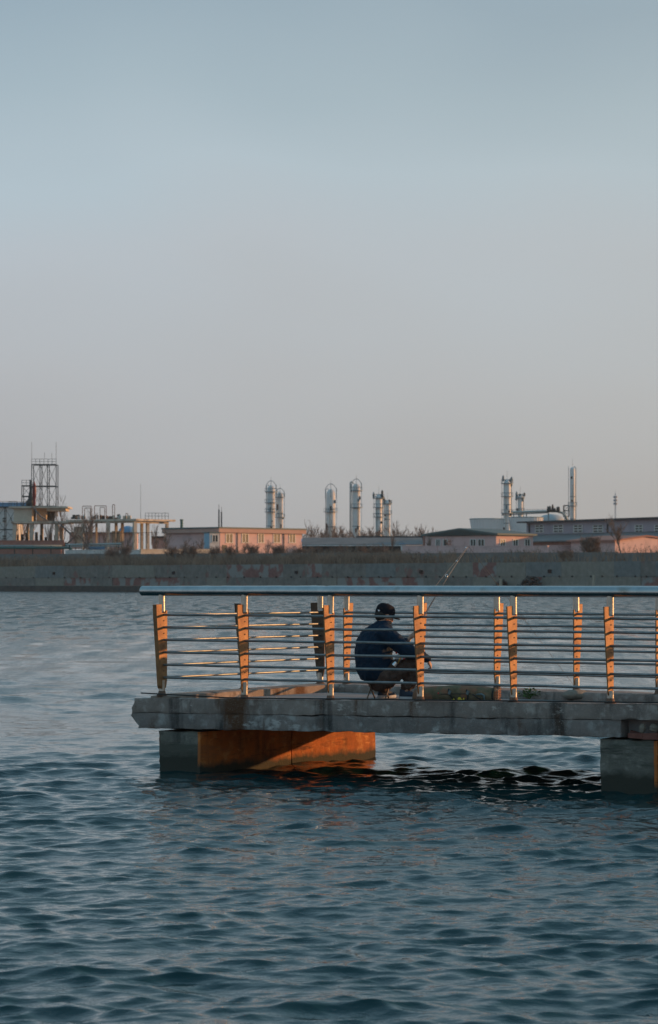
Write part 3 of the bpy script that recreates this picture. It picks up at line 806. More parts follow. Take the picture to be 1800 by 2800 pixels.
# collar and side pocket, hem band
cl = MB()
torso_rings(cl, [(J(1049, 1706, 0), 0.098, 0.084, side, fwd), (J(1051, 1699, 0.0), 0.082, 0.076, side, fwd), (J(1051, 1697, 0.0), 0.070, 0.064, side, fwd)])
cl.build('collar', M['navy'], person, smooth=True)
# trousers
tr = MB()
capsule_chain(tr, [(J(1040, 1856, 0), 0.15), (J(1056, 1852, 0.0), 0.13)])
capsule_chain(tr, [(hR, 0.125), ((hR * .5 + kR * .5), 0.112), (kR, 0.094), ((kR * .55 + aR * .45) + fwd * 0.02, 0.094), (aR + Vector((0.015, 0, 0.085)), 0.068)])
capsule_chain(tr, [(hL, 0.115), ((hL * .5 + kL * .5), 0.095), (kL, 0.078), ((kL * .55 + aL * .45), 0.072), (aL + Vector((0, 0, 0.03)), 0.058)])
to = tr.build('trousers', M['trouser'], person, smooth=True)
fuse(to, 0.010, 3, disp=0.040, dscale=0.045, depth=2)
# shoes
def shoe(ankle, d, zg):
    d = Vector((d[0], d[1], 0)).normalized(); s_ = Vector((d.y, -d.x, 0)); z_ = Vector((0, 0, 1))
    c_ = Vector((ankle.x, ankle.y, zg)) + d * 0.065
    so = MB(); up = MB(); n = 18
    def outline(t):
        x = math.cos(t); y = math.sin(t)
        return (0.140 * x, (0.047 + 0.006 * x) * y)
    vs_ = []
    for z, sc in ((0.0, 0.97), (0.012, 1.02), (0.030, 1.0)):
        for k in range(n):
            a, b = outline(2 * math.pi * k / n); vs_.append(c_ + d * a * sc + s_ * b * sc + z_ * z)
    fs_ = [tuple(range(n))[::-1], tuple(range(2 * n, 3 * n))]
    for i in range(2):
        for k in range(n):
            a0 = i * n + k; a1 = i * n + (k + 1) % n; fs_.append((a0, a1, a1 + n, a0 + n))
    so.add(vs_, fs_)
    vs_ = []; H = [(0.030, 0.97, 0.0), (0.055, 0.90, -0.008), (0.075, 0.66, -0.040), (0.095, 0.46, -0.065), (0.110, 0.42, -0.070)]
    for z, sc, off in H:
        for k in range(n):
            a, b = outline(2 * math.pi * k / n); vs_.append(c_ + d * (a * sc + off) + s_ * b * min(1, sc + 0.25) + z_ * z)
    fs_ = [tuple(range(n))[::-1], tuple(range((len(H) - 1) * n, len(H) * n))]
    for i in range(len(H) - 1):
        for k in range(n):
            a0 = i * n + k; a1 = i * n + (k + 1) % n; fs_.append((a0, a1, a1 + n, a0 + n))
    up.add(vs_, fs_)
    sh = up.build('shoe', M['shoe'], person, smooth=True)
    so.build('sole', M['sole'], sh, smooth=True, autosm=40)
gz = lambda x, D_: None
def ground_at(p):
    r = p - PO; a = r.dot(AX); b = r.dot(BX); return deck_z(a, b)
shoe(aR, (0.97, -0.15), ground_at(aR) + 0.004)
shoe(aL, (0.55, 0.5), ground_at(aL) + 0.004)
# cap
cp = MB()
cc = hd + uh * 0.052
vs_ = []; fs_ = []; n = 22
for i, (t, z) in enumerate([(0.98, -0.030), (1.01, -0.005), (1.00, 0.026), (0.92, 0.052), (0.73, 0.076), (0.42, 0.089), (0.08, 0.093)]):
    for k in range(n):
        a = 2 * math.pi * k / n
        drop = -0.016 * max(0, -math.cos(a)) * (i < 2)
        vs_.append(cc + fh * (0.112 * t * math.cos(a) - 0.002) - sh_ * 0.090 * t * math.sin(a) + uh * (z + drop))
for i in range(6):
    for k in range(n):
        a0 = i * n + k; a1 = i * n + (k + 1) % n; fs_.append((a0, a1, a1 + n, a0 + n))
fs_.append(tuple(range(6 * n, 7 * n))); fs_.append(tuple(range(n))[::-1])
cp.add(vs_, fs_)
cp.ball(cc + uh * 0.095, (0.009, 0.009, 0.006), 8, 6, RH)
cap = cp.build('cap', M['cap'], person, smooth=True, autosm=60)
br = MB(); vs_ = []; nb_ = 12
for layer in (0, 0.006):
    for k in range(nb_ + 1):
        t = -1 + 2 * k / nb_
        a = t * 1.15
        vs_.append(cc + fh * 0.112 * math.cos(a) * 1.0 - sh_ * 0.090 * math.sin(a) + uh * (-0.018 + layer))
        L_ = 0.078 * math.sqrt(max(0, 1 - (t * 0.98) ** 2)) + 0.002
        vs_.append(cc + fh * (0.112 * math.cos(a) + L_) - sh_ * 0.088 * math.sin(a) + uh * (-0.032 - 0.010 * t * t + layer))
m_ = (nb_ + 1) * 2; fs_ = []
for k in range(nb_):
    i0 = 2 * k
    fs_.append((i0, i0 + 2, i0 + 3, i0 + 1)); fs_.append((m_ + i0, m_ + i0 + 1, m_ + i0 + 3, m_ + i0 + 2))
    fs_.append((i0 + 1, i0 + 3, m_ + i0 + 3, m_ + i0 + 1)); fs_.append((i0, m_ + i0, m_ + i0 + 2, i0 + 2))
br.add(vs_, fs_); br.build('brim', M['cap'], cap, smooth=True, autosm=50)
lg = MB()
# small pale tag low on the back left of the cap
tg = cc - fh * 0.100 + sh_ * 0.050 - uh * 0.018
nrm = (-(fh * 0.100 / 0.112 ** 2) + sh_ * 0.050 / 0.09 ** 2).normalized(); tu = nrm.cross(uh).normalized()
lg.add([tg + nrm * .008 - tu * .014 + uh * .006, tg + nrm * .008 + tu * .014 + uh * .008, tg + nrm * .008 + tu * .005 - uh * .009, tg + nrm * .008 - tu * .006 - uh * .008,
        tg - tu * .014 + uh * .006, tg + tu * .014 + uh * .008, tg + tu * .005 - uh * .009, tg - tu * .006 - uh * .008],
       [(0, 1, 2, 3), (7, 6, 5, 4), (0, 4, 5, 1), (1, 5, 6, 2), (2, 6, 7, 3), (3, 7, 4, 0)])
lg.build('emblem', M['white'], cap)
# hair below the cap
hr = MB(); hr.ball(hd - fh * 0.038 + uh * 0.002, (0.076, 0.082, 0.078), 18, 12, RH)
hr.build('hair', M['hair'], person, smooth=True)

# stool
stool = thing('folding_stool', 'small folding stool with crossed bronze tube legs under the seated man', 'stool', J(1036, 1916, 0))
gzs = ground_at(J(1036, 1900, 0.0))
for (x0, x1, d) in ((1009, 1025, -0.14), (1019, 1004, 0.14), (1049, 1063, -0.14), (1067, 1054, 0.14)):
    a = J(x0, 1868, d); b = J(x1, 1916, -d); b.z = ground_at(b) + 0.008
    m_ = MB(); m_.tube([a, b], 0.009, 8)
    m_.build('leg', M['stool'], stool, smooth=True, autosm=50)
m_ = MB()
for d in (-0.14, 0.14):
    m_.tube([J(1004, 1868, d), J(1070, 1868, d)], 0.010, 8)
m_.build('seat_frame', M['stool'], stool, smooth=True, autosm=50)
m_ = MB(); vs_ = []; n = 8
for i in range(n + 1):
    for k in range(n + 1):
        p = J(1005 + 64 * i / n, 1868, -0.14 + 0.28 * k / n); sag = 0.010 * (1 - (2 * k / n - 1) ** 2)
        vs_.append(p + Vector((0, 0, -sag + 0.008)))
nv_ = len(vs_); vs_ += [v - Vector((0, 0, 0.006)) for v in vs_]
fs_ = []
for i in range(n):
    for k in range(n):
        q0 = i * (n + 1) + k; fs_.append((q0, q0 + 1, q0 + n + 2, q0 + n + 1)); fs_.append((nv_ + q0, nv_ + q0 + n + 1, nv_ + q0 + n + 2, nv_ + q0 + 1))
m_.add(vs_, fs_); m_.build('seat', M['dark_cloth'], stool, smooth=True)

# fishing rod
rod = thing('fishing_rod', 'thin fishing rod pointing up and right from the man over the far railing', 'fishing rod', J(1080, 1818, 0.2))
r0 = J(1078, 1822, 0.10); r1 = J(1126, 1743, 0.34); tip = P(1281, 1493, 34.6)
pts = [r0, r1]
for i in range(1, 7):
    t = i / 6; pts.append(r1.lerp(tip, t) + Vector((0, 0, 0.03 * math.sin(t * math.pi))))
m_ = MB(); m_.tube(pts[:5], [0.013, 0.011, 0.0085, 0.007, 0.006], 8); m_.build('lower_section', M['rod'], rod, smooth=True)
m_ = MB(); m_.tube(pts[4:], [0.0062, 0.0055, 0.004, 0.003], 6); m_.build('tip_section', M['rod_pale'], rod, smooth=True)
dv = (tip - r1).normalized()
m_ = MB(); m_.tube([r0 - (r1 - r0).normalized() * 0.10, r0 + (r1 - r0).normalized() * 0.16], 0.017, 10); m_.build('grip', M['dark_cloth'], rod, smooth=True, autosm=50)
for t, rr in ((0.18, 0.014), (0.42, 0.012), (0.62, 0.016), (0.8, 0.009), (0.97, 0.007)):
    c_ = r1.lerp(tip, t) + Vector((0, 0, 0.03 * math.sin(t * math.pi)))
    m_ = MB(); cen = c_ + Vector((-0.5, -0.5, 0.5)).normalized() * (rr + 0.01)
    ring = [cen + Vector((0.6, -0.6, -0.35)).normalized() * rr * math.cos(a) + Vector((0.3, 0.1, 0.9)).normalized() * rr * math.sin(a) for a in [2 * math.pi * k / 12 for k in range(13)]]
    m_.tube(ring, 0.0035, 5); m_.tube([c_, cen - (cen - c_).normalized() * rr], 0.003, 5)
    m_.build('line_guide', M['silver'], rod, smooth=True)
# reel
rc = J(1090, 1806, -0.22)
m_ = MB(); m_.ball(rc, (0.030, 0.035, 0.032), 12, 8); m_.tube([rc, rc + Vector((0.05, 0.05, 0.06))], 0.008, 8)
m_.build('reel_body', M['rod'], rod, smooth=True)
m_ = MB(); m_.tube([rc + Vector((-0.055, -0.02, -0.055)), rc + Vector((-0.025, -0.02, -0.02))], [0.030, 0.024], 14)
m_.build('spool', M['silver'], rod, smooth=True, autosm=40)
m_ = MB(); m_.tube([rc + Vector((-0.01, -0.045, -0.035)), rc + Vector((0.03, -0.05, 0.05)), rc + Vector((0.045, -0.05, 0.062))], 0.007, 8); m_.ball(rc + Vector((0.045, -0.05, 0.065)), 0.013, 8, 6)
m_.build('reel_handle', M['gold'], rod, smooth=True)
# line from the tip to the water
lt = tip; lw = P(1372, 1612, 41.0)
m_ = MB()
endw = Vector((lt.x + 0.62, lt.y + 1.6, 0.0))
pA = P(1368, 1608, 37.0)
dirl = (pA - lt); far_ = lt + dirl * ((lt.z - 0.0) / max(1e-3, -dirl.z))
m_.tube([lt, lt.lerp(far_, 0.5) + Vector((0.02, 0, -0.02)), far_], 0.0028, 5)
m_.build('fishing_line', M['rod_pale'], rod, smooth=True)

m_ = MB(); ga = r1 + Vector((-0.05, -0.06, 0.03)); m_.tube([ga, r1.lerp(tip, .45) + Vector((-0.075, -0.06, 0.05)), tip], 0.0025, 5); m_.build('fishing_line', M['rod_pale'], rod)
# tackle on his lap
tk = thing('tackle', 'small red, white and green bundle of tackle in the man\'s lap above his near thigh', 'tackle', J(1094, 1792, -0.24))
kc = J(1094, 1796, -0.24)
m_ = MB(); m_.ball(kc, (0.060, 0.028, 0.030), 14, 8); m_.v = [tuple(Vector(p) + noise.noise_vector(Vector(p) * 25) * 0.012) for p in m_.v]
m_.build('pouch', M['sole'], tk, smooth=True)
for dv_, rr_ in (((-0.040, -0.012, 0.045), 0.012), ((0.045, -0.03, -0.020), 0.009)):
    MB().ball(kc + Vector(dv_), rr_, 8, 6).build('float', M['red'], tk, smooth=True)
m_ = MB(); m_.ball(kc + Vector((0.0, -0.02, 0.025)), (0.014, 0.012, 0.020), 8, 6)
m_.build('weight', M['gold'], tk, smooth=True)

# bag
bag = thing('rod_bag', 'long olive canvas bag with buckles and yellow emblem lying on the deck', 'bag', J(1255, 1917, -0.35))
bd = Vector((0.95, -0.31, 0)).normalized(); bs = Vector((0.31, 0.95, 0)).normalized()
bc = P(1250, 1917, 31.5); bc.z = ground_at(bc)
half = 0.50
prof = [(-1.0, 0.035, 0.07), (-0.985, 0.075, 0.095), (-0.94, 0.095, 0.125), (-0.80, 0.105, 0.145), (-0.55, 0.115, 0.168), (-0.2, 0.12, 0.178), (0.15, 0.12, 0.182), (0.5, 0.118, 0.176), (0.72, 0.112, 0.162), (0.86, 0.108, 0.150), (0.90, 0.104, 0.146)]
m_ = MB(); vs_ = []; n = 24
for (t, w, h) in prof:
    for k in range(n):
        a = 2 * math.pi * k / n
        y_ = math.copysign(abs(math.cos(a)) ** 0.75, math.cos(a)) * w
        z_ = h / 2 + math.copysign(abs(math.sin(a)) ** 0.7, math.sin(a)) * h / 2
        p = bc + bd * t * half + bs * y_ + Vector((0, 0, z_))
        nz = noise.noise_vector(Vector((t * 5, y_ * 14, z_ * 14))) * 0.012
        if z_ < 0.02: nz.z = abs(nz.z) * 0.3
        vs_.append(p + nz)
fs_ = [tuple(range(n))[::-1], tuple(range((len(prof) - 1) * n, len(prof) * n))]
for i in range(len(prof) - 1):
    for k in range(n):
        a0 = i * n + k; a1 = i * n + (k + 1) % n; fs_.append((a0, a1, a1 + n, a0 + n))
m_.add(vs_, fs_); m_.build('bag_body', M['olive'], bag, smooth=True, autosm=60)
def bagpt(t, h, o=0.0):           # on the camera side of the bag: t along, h height
    return bc + bd * t * half - bs * (0.118 + o) + Vector((0, 0, h))
m_ = MB()
for r_ in range(8):
    for q_ in range(2):
        m_.ball(bc + bd * (half * 0.925 + q_ * 0.022) - bs * 0.085 + Vector((0, 0, 0.012 + r_ * 0.017)), (0.014, 0.016, 0.0085), 8, 5)
        m_.ball(bc + bd * (half * 0.925 + q_ * 0.022) - bs * 0.045 + Vector((0, 0, 0.012 + r_ * 0.018)), (0.014, 0.020, 0.0085), 8, 5)
        m_.ball(bc + bd * (half * 0.925 + q_ * 0.022) + bs * 0.01 + Vector((0, 0, 0.012 + r_ * 0.018)), (0.014, 0.030, 0.0085), 8, 5)
m_.build('woven_end', M['bead'], bag, smooth=True, kind='stuff')
m_ = MB(); ring = []
m_.tube([bc + bd * half * 0.86 + bs * 0.112 * math.cos(a) + Vector((0, 0, 0.075 + 0.080 * math.sin(a))) for a in [2 * math.pi * k / 20 for k in range(21)]], 0.009, 6)
m_.build('end_band', M['dark_cloth'], bag, smooth=True)
for t in (-0.14, 0.27):
    m_ = MB(); m_.tube([bagpt(t, 0.145, -0.03), bagpt(t + 0.02, 0.12, 0.0), bagpt(t + 0.05, 0.08, 0.012), bagpt(t + 0.04 if t > 0 else t + 0.12, 0.03, 0.010)], [0.014, 0.013, 0.010, 0.007], 8)
    m_.build('strap', M['dark_cloth'], bag, smooth=True)
    m_ = MB(); m_.box(bagpt(t + 0.045, 0.105, 0.016), (0.028, 0.016, 0.045), Matrix.Rotation(0.35, 3, 'Y')); m_.build('buckle', M['buckle'], bag)
m_ = MB(); m_.tube([bagpt(0.42, 0.088, 0.006), bagpt(0.52, 0.055, 0.006), bagpt(0.66, 0.016, 0.004)], 0.008, 6); m_.tube([bagpt(-0.3, 0.085, 0.004), bagpt(0.0, 0.090, 0.008), bagpt(0.4, 0.092, 0.006)], 0.004, 5)
m_.build('zip', M['black'], bag, smooth=True)
m_ = MB(); m_.tube([bagpt(0.50, 0.085, 0.004), bagpt(0.62, 0.090, 0.008), bagpt(0.68, 0.075, 0.008), bagpt(0.69, 0.015, 0.006)], [0.008, 0.013, 0.012, 0.010], 8)
m_.build('handle', M['buckle'], bag, smooth=True)
m_ = MB()
for (t, h, s1, s2) in ((-0.02, 0.024, 0.030, 0.026), (0.12, 0.034, 0.034, 0.034), (0.17, 0.020, 0.024, 0.022), (0.22, 0.036, 0.014, 0.020), (0.10, 0.016, 0.014, 0.020), (0.27, 0.014, 0.018, 0.016)):
    m_.ball(bagpt(t, h, 0.004), (s1 * 0.62, 0.006, s2 * 0.62), 7, 5)
m_.build('emblem', M['yellow'], bag)
for (t, h) in ((-0.36, 0.094), (-0.60, 0.150 * 0.85)):
    m_ = MB(); m_.ball(bagpt(t, h, -0.002 if h < 0.11 else -0.03), 0.0105, 8, 6); m_.build('toggle', M['red'], bag, smooth=True)

# ------------------------------------------------------------------ far shore
def shoreD(x): return 1 / (1 / 606 + (x / 1800) * (1 / 443 - 1 / 606))
SA = P(0, HOR, 606); SB = P(1800, HOR, 443)
sdir = Vector((SB.x - SA.x, SB.y - SA.y, 0)); SLEN = sdir.length; sdir.normalize()
snor = Vector((sdir.y, -sdir.x, 0))              # towards the water
if snor.y > 0: snor = -snor
def S(s, off, z): return Vector((SA.x, SA.y, 0)) + sdir * s - snor * off + Vector((0, 0, z))     # off: metres inland
def s_at(x, off=0.0):
    """run along the shore line (moved inland by off) where the photo column x meets it"""
    k = (x - 900) / F
    # (SAx + s*dx - n*off) = k (SAy + s*dy - ...)
    ax = SA.x - snor.x * off; ay = SA.y - snor.y * off
    return (k * ay - ax) / (sdir.x - k * sdir.y)
TOPZ = 5.26
wall = thing('sea_wall', 'long grey harbour wall with patches of bare red brick on the far shore', 'wall', S(0, 0, 0))
# core
m_ = MB(); a0, a1 = -160, SLEN + 90
m_.prism([S(a0, 0.35, 0)[:2], S(a1, 0.35, 0)[:2], S(a1, 1.6, 0)[:2], S(a0, 1.6, 0)[:2]], -2, TOPZ - 0.02)
m_.build('wall_core', M['sea_wall'], wall)
# panels: two courses, each piece seen separately
random.seed(21)
brick_low = [(190, 275), (290, 395), (422, 470), (920, 1180), (1440, 1490), (1760, 1900)]
brick_up = [(530, 550), (630, 735), (745, 800), (820, 880), (1260, 1295), (1320, 1350), (1666, 1684)]
pale_up = [(335, 420), (0, 75)]; pale_low = [(75, 190), (1490, 1660), (1290, 1330), (1684, 1760)]
x = -260
while x < 2200:
    w = random.uniform(38, 84)
    marks = [v for pr in brick_low + brick_up for v in pr]
    for course in (0, 1):
        pass
    x0 = x; x1 = x + w; xm = (x0 + x1) / 2
    s0, s1 = s_at(x0) + 0.015, s_at(x1) - 0.015
    pr = 0.0 + random.uniform(0, 0.05)
    mu = M['sea_wall']
    if any(a <= xm <= b for a, b in brick_up): mu = M['sea_brick']
    elif any(a <= xm <= b for a, b in pale_up) or random.random() < 0.12: mu = M['sea_wall_pale']
    elif random.random() < 0.3: mu = M['sea_wall_dark']
    m_ = MB(); zt_ = TOPZ + random.uniform(-0.06, 0.05)
    m_.prism([S(s0, pr, 0)[:2], S(s1, pr, 0)[:2], S(s1, 0.36, 0)[:2], S(s0, 0.36, 0)[:2]], 2.85, zt_)
    m_.build('panel', mu, wall)
    ml = M['sea_wall']
    if any(a <= xm <= b for a, b in brick_low): ml = M['sea_brick']
    elif any(a <= xm <= b for a, b in pale_low) or random.random() < 0.15: ml = M['sea_wall_pale']
    m_ = MB(); pr2 = random.uniform(0, 0.06) if ml is not M['sea_brick'] else 0.16
    m_.prism([S(s0, pr2, 0)[:2], S(s1, pr2, 0)[:2], S(s1, 0.36, 0)[:2], S(s0, 0.36, 0)[:2]], 1.25, 2.81)
    m_.build('panel', ml, wall)
    x = x1
m_ = MB(); m_.prism([S(a0, -0.55, 0)[:2], S(a1, -0.55, 0)[:2], S(a1, 0.34, 0)[:2], S(a0, 0.34, 0)[:2]], -2, 1.21); m_.build('footing', M['footing'], wall)
m_ = MB(); m_.prism([S(a0, -0.28, 0)[:2], S(a1, -0.28, 0)[:2], S(a1, 0.33, 0)[:2], S(a0, 0.33, 0)[:2]], 1.21, 1.26); m_.build('ledge', M['sea_wall_pale'], wall)
for xh in (148, 475, 811, 1152, 1504, -150, 1850):
    s_ = s_at(xh); m_ = MB(); c_ = S(s_, 0.06, 3.75); R_ = Matrix.Rotation(math.atan2(sdir.y, sdir.x), 3, 'Z')
    m_.box(c_, (0.75, 0.45, 0.55), R_); m_.build('drain_hole', M['hole'], wall)
for k in range(46):
    s_ = s_at(10 + k * 41 + random.uniform(-8, 8)); m_ = MB(); m_.box(S(s_, 0.10, 2.9), (0.26, 0.34, 0.26), Matrix.Rotation(math.atan2(sdir.y, sdir.x), 3, 'Z')); m_.build('weep_hole', M['hole'], wall)
# terrace and back wall
o = MB().prism([S(a0, 1.58, 0)[:2], S(a1, 1.58, 0)[:2], S(a1, 15.5, 0)[:2], S(a0, 15.5, 0)[:2]], -1, TOPZ - 0.25).build('terrace', M['soil'], None); tag(o, kind='structure')
def backz(s): return 7.96 + (6.75 - 7.96) * max(-0.5, min(1.6, s / SLEN))
bw = thing('retaining_wall', 'dark grey block wall behind the scrub strip, above the harbour wall', 'wall', S(0, 15, 0))
s = a0; random.seed(5)
while s < a1:
    L_ = random.uniform(9, 16); m_ = MB(); h_ = backz(s + L_ / 2) + random.uniform(-.06, .06)
    m_.prism([S(s + .03, 15 + random.uniform(0, .06), 0)[:2], S(s + L_ - .03, 15, 0)[:2], S(s + L_ - .03, 15.6, 0)[:2], S(s + .03, 15.6, 0)[:2]], 4.5, h_)
    m_.build('wall_bay', M['back_wall'], bw); s += L_
g = MB(); g.add([(-2500, 300, 6.2), (2500, 300, 6.2), (2500, 4500, 6.2), (-2500, 4500, 6.2)], [(0, 1, 2, 3)])
g = MB()
pA, pB = S(-900, 15.55, 6.2), S(SLEN + 700, 15.55, 6.2)
g.add([pA, pB, pB + Vector((3000, 3500, 0)), pA + Vector((-1500, 3500, 0))], [(0, 1, 2, 3)])
o = g.build('ground', M['soil'], None); tag(o, kind='structure')
# dry scrub between the walls
random.seed(31)
sc = MB()
dens = lambda x: 1.0 if x < 1120 else (0.45 if x < 1250 else (0.12 if x < 1420 else 0.30 if x < 1480 else 0.10))
nst = 0
for i in range(11000):
    x = random.uniform(-120, 1920)
    if random.random() > dens(x): continue
    off = random.uniform(1.9, 13.5)
    s_ = s_at(x, off); cl_ = 0.5 + 0.5 * noise.noise(Vector((s_ * 0.16, off * 0.2, 0)))
    h = random.uniform(1.2, 2.8) * (0.6 + 0.85 * cl_)
    b = S(s_, off, TOPZ - 0.28); lean = Vector((random.uniform(-.45, .45), random.uniform(-.3, .3), 0)) * h
    w = random.uniform(0.018, 0.05) if random.random() < .7 else random.uniform(.06, .13)
    t_ = b + lean + Vector((0, 0, h))
    sc.add([b - Vector((w, 0, 0)), b + Vector((w, 0, 0)), t_], [(0, 1, 2)])
    for q in range(2):
        f_ = random.uniform(.4, .9); bb = b.lerp(t_, f_); e = bb + Vector((random.uniform(-.5, .5), 0, random.uniform(.1, .6)))
        sc.add([bb - Vector((0, 0, w)), bb + Vector((w * .5, 0, w)), e], [(0, 1, 2)])
for i in range(9000):                     # taller clumps standing up above the back wall
    x = random.uniform(-120, 1920)
    off = random.uniform(16.2, 22)
    s_ = s_at(x, off); cl_ = 0.5 + 0.9 * noise.noise(Vector((s_ * 0.11, off * 0.2, 4)))
    if random.random() > (0.25 + cl_) * (1.0 if 430 < x < 1180 else (0.45 if x <= 430 else 0.12)): continue
    h = random.uniform(0.8, 2.3) * (0.5 + cl_)
    b = S(s_, off, 6.15); lean = Vector((random.uniform(-.45, .45), random.uniform(-.3, .3), 0)) * h
    w = random.uniform(0.015, 0.04); t_ = b + lean + Vector((0, 0, h))
    sc.add([b - Vector((w, 0, 0)), b + Vector((w, 0, 0)), t_], [(0, 1, 2)])
    for q in range(3):
        f_ = random.uniform(.3, .9); bb = b.lerp(t_, f_); e = bb + Vector((random.uniform(-.6, .6), 0, random.uniform(.1, .7)))
        sc.add([bb - Vector((0, 0, w)), bb + Vector((w * .5, 0, w)), e], [(0, 1, 2)])
o = sc.build('dry_scrub', M['scrub'], None)
tag(o, 'brown dry scrub and reeds on the strip between the two shore walls', 'scrub', kind='stuff')

# bare trees and bushes
ORD = ['first', 'second', 'third', 'fourth', 'fifth', 'sixth', 'seventh', 'eighth', 'ninth', 'tenth', 'eleventh', 'twelfth', 'thirteenth', 'fourteenth', 'fifteenth', 'sixteenth', 'seventeenth', 'eighteenth', 'nineteenth', 'twentieth', 'twenty-first', 'twenty-second', 'twenty-third', 'twenty-fourth', 'twenty-fifth']
def bare_tree(name, label, x, yb, yt, D, width, group=None, dens_=1.0, tw=0.05, seed=0, mat='twig', bush=False, z0=None):
    rnd = random.Random(seed)
    b = P(x, yb, D); t = P(x, yt, D); H = t.z - b.z
    if z0 is not None: b.z = z0; H = t.z - z0
    root = thing(name, label, 'bush' if bush else 'tree', b, group)
    tk_ = MB(); cr_ = MB()
    W = width / F * D / 2
    nt_ = 1 if not bush else 7
    def grow(p, d, L, r, lev):
        if lev > 3 or L < 0.15: return
        n_ = 2 if lev < 3 else 1
        pts = [p]; dd = d.copy(); q = p
        for k in range(n_):
            dd = (dd + Vector((rnd.uniform(-.18, .18), rnd.uniform(-.18, .18), rnd.uniform(-.02, .12)))).normalized()
            q = q + dd * L / n_; pts.append(q)
        (tk_ if lev == 0 else cr_).tube(pts, [r * (1 - 0.5 * k / n_) for k in range(n_ + 1)], 3 if lev else 5, caps=False)
        m = int({0: 9, 1: 6, 2: 4}.get(lev, 0) * dens_)
        for k in range(m):
            f_ = rnd.uniform(0.25 if lev == 0 else 0.15, 1.0)
            i0 = min(int(f_ * n_), n_ - 1); pp = pts[i0].lerp(pts[i0 + 1], f_ * n_ - i0)
            az = rnd.uniform(0, 6.28); sp = rnd.uniform(0.4, 0.95)
            nd = (dd * (1 - sp * .4) + Vector((math.cos(az) * sp * W / max(H * .5, .1), math.sin(az) * sp, 0)) + Vector((0, 0, .25))).normalized()
            grow(pp, nd, L * rnd.uniform(.4, .62), max(r * .45, tw * .35), lev + 1)
    for k in range(nt_):
        off = Vector((rnd.uniform(-W, W) * .5, 0, 0)) if bush else Vector((0, 0, 0))
        grow(b + off, Vector((rnd.uniform(-.15, .15) + off.x * .15 / max(W, .1), 0, 1)).normalized(), H * (0.60 if not bush else .6), tw * 1.7, 0)
    tk_.build('trunk', M[mat], root); cr_.build('crown', M[mat], root, kind='stuff')
    return root

# pieces for buildings --------------------------------------------------------
class Facade:
    """a vertical plane through the world point p0 with horizontal direction d; photo pixels are mapped onto it"""
    def __init__(self, p0, d):
        self.p = Vector((p0[0], p0[1], 0)); self.d = Vector((d[0], d[1], 0)).normalized(); self.n = Vector((self.d.y, -self.d.x, 0))
        if self.n.y > 0: self.n = -self.n
    def at(self, x, y, out=0.0):
        k = (x - 900) / F
        q = self.p + self.n * out
        t = (k * q.y - q.x) / (self.d.x - k * self.d.y)
        w = q + self.d * t
        return Vector((w.x, w.y, CZ + (HOR - y) / F * w.y))
    def slab(self, mb, x0, x1, y0, y1, o0, o1):
        """block from pixel rectangle, depth from o0 to o1 in front of the plane"""
        xm = (x0 + x1) / 2
        a = self.at(x0, y0); b = self.at(x1, y0)
        za = self.at(xm, y0).z; zb = self.at(xm, y1).z
        pts = []
        for (p, ) in ((a,), (b,)):
            pass
        pa0 = a + self.n * o0; pa1 = a + self.n * o1; pb0 = b + self.n * o0; pb1 = b + self.n * o1
        mb.prism([pa0[:2], pb0[:2], pb1[:2], pa1[:2]], min(za, zb), max(za, zb))
        return mb
def window(fc, x0, x1, y0, y1, parent, mull=1, cross=0, fw=2.0, mat='frame_w'):
    m = MB(); o0, o1 = -0.02, 0.10
    fc.slab(m, x0, x0 + fw, y0, y1, o0, o1); fc.slab(m, x1 - fw, x1, y0, y1, o0, o1)
    fc.slab(m, x0 + fw, x1 - fw, y0, y0 + fw * .8, o0, o1 - .01); fc.slab(m, x0 + fw - 3, x1 - fw + 3, y1 - fw * .9, y1, o0, o1 + .05)
    for k in range(mull):
        xm = x0 + (x1 - x0) * (k + 1) / (mull + 1); fc.slab(m, xm - fw * .45, xm + fw * .45, y0 + fw * .8, y1 - fw * .9, o0, o1 - .02)
    for k in range(cross):
        ym = y0 + (y1 - y0) * (k + 1) / (cross + 1); fc.slab(m, x0 + fw, x1 - fw, ym - fw * .8, ym + fw * .8, o0, o1 - .03)
    f = m.build('window', M[mat], parent)
    # panes
    xs = [x0 + fw] + [x0 + (x1 - x0) * (k + 1) / (mull + 1) for k in range(mull)] + [x1 - fw]
    for a, b in zip(xs[:-1], xs[1:]):
        m = MB(); fc.slab(m, a, b, y0 + fw * .7, y1 - fw * .8, -0.015, 0.03); m.build('pane', M['pane'], f)
    return f

TH = math.radians(48)
def two_faced(xA, xB, xC, D, theta=TH, phi=None):
    """plan of a rectangular house whose near corner is on column xB; returns A, B, C, E points (z = 0)"""
    B = P(xB, HOR, D); B.z = 0
    d1 = Vector((math.cos(theta), math.sin(theta), 0)); d2 = Vector((-math.sin(theta), math.cos(theta), 0))
    def hit(d, x):
        k = (x - 900) / F; t = (k * B.y - B.x) / (d.x - k * d.y); return B + d * t
    C = hit(d1, xC); A = hit(d2, xA) if xA is not None else B + d2 * 14
    return A, B, C, A + C - B, d1, d2
GZ = 6.2
def zpx(y, D): return CZ + (HOR - y) / F * D

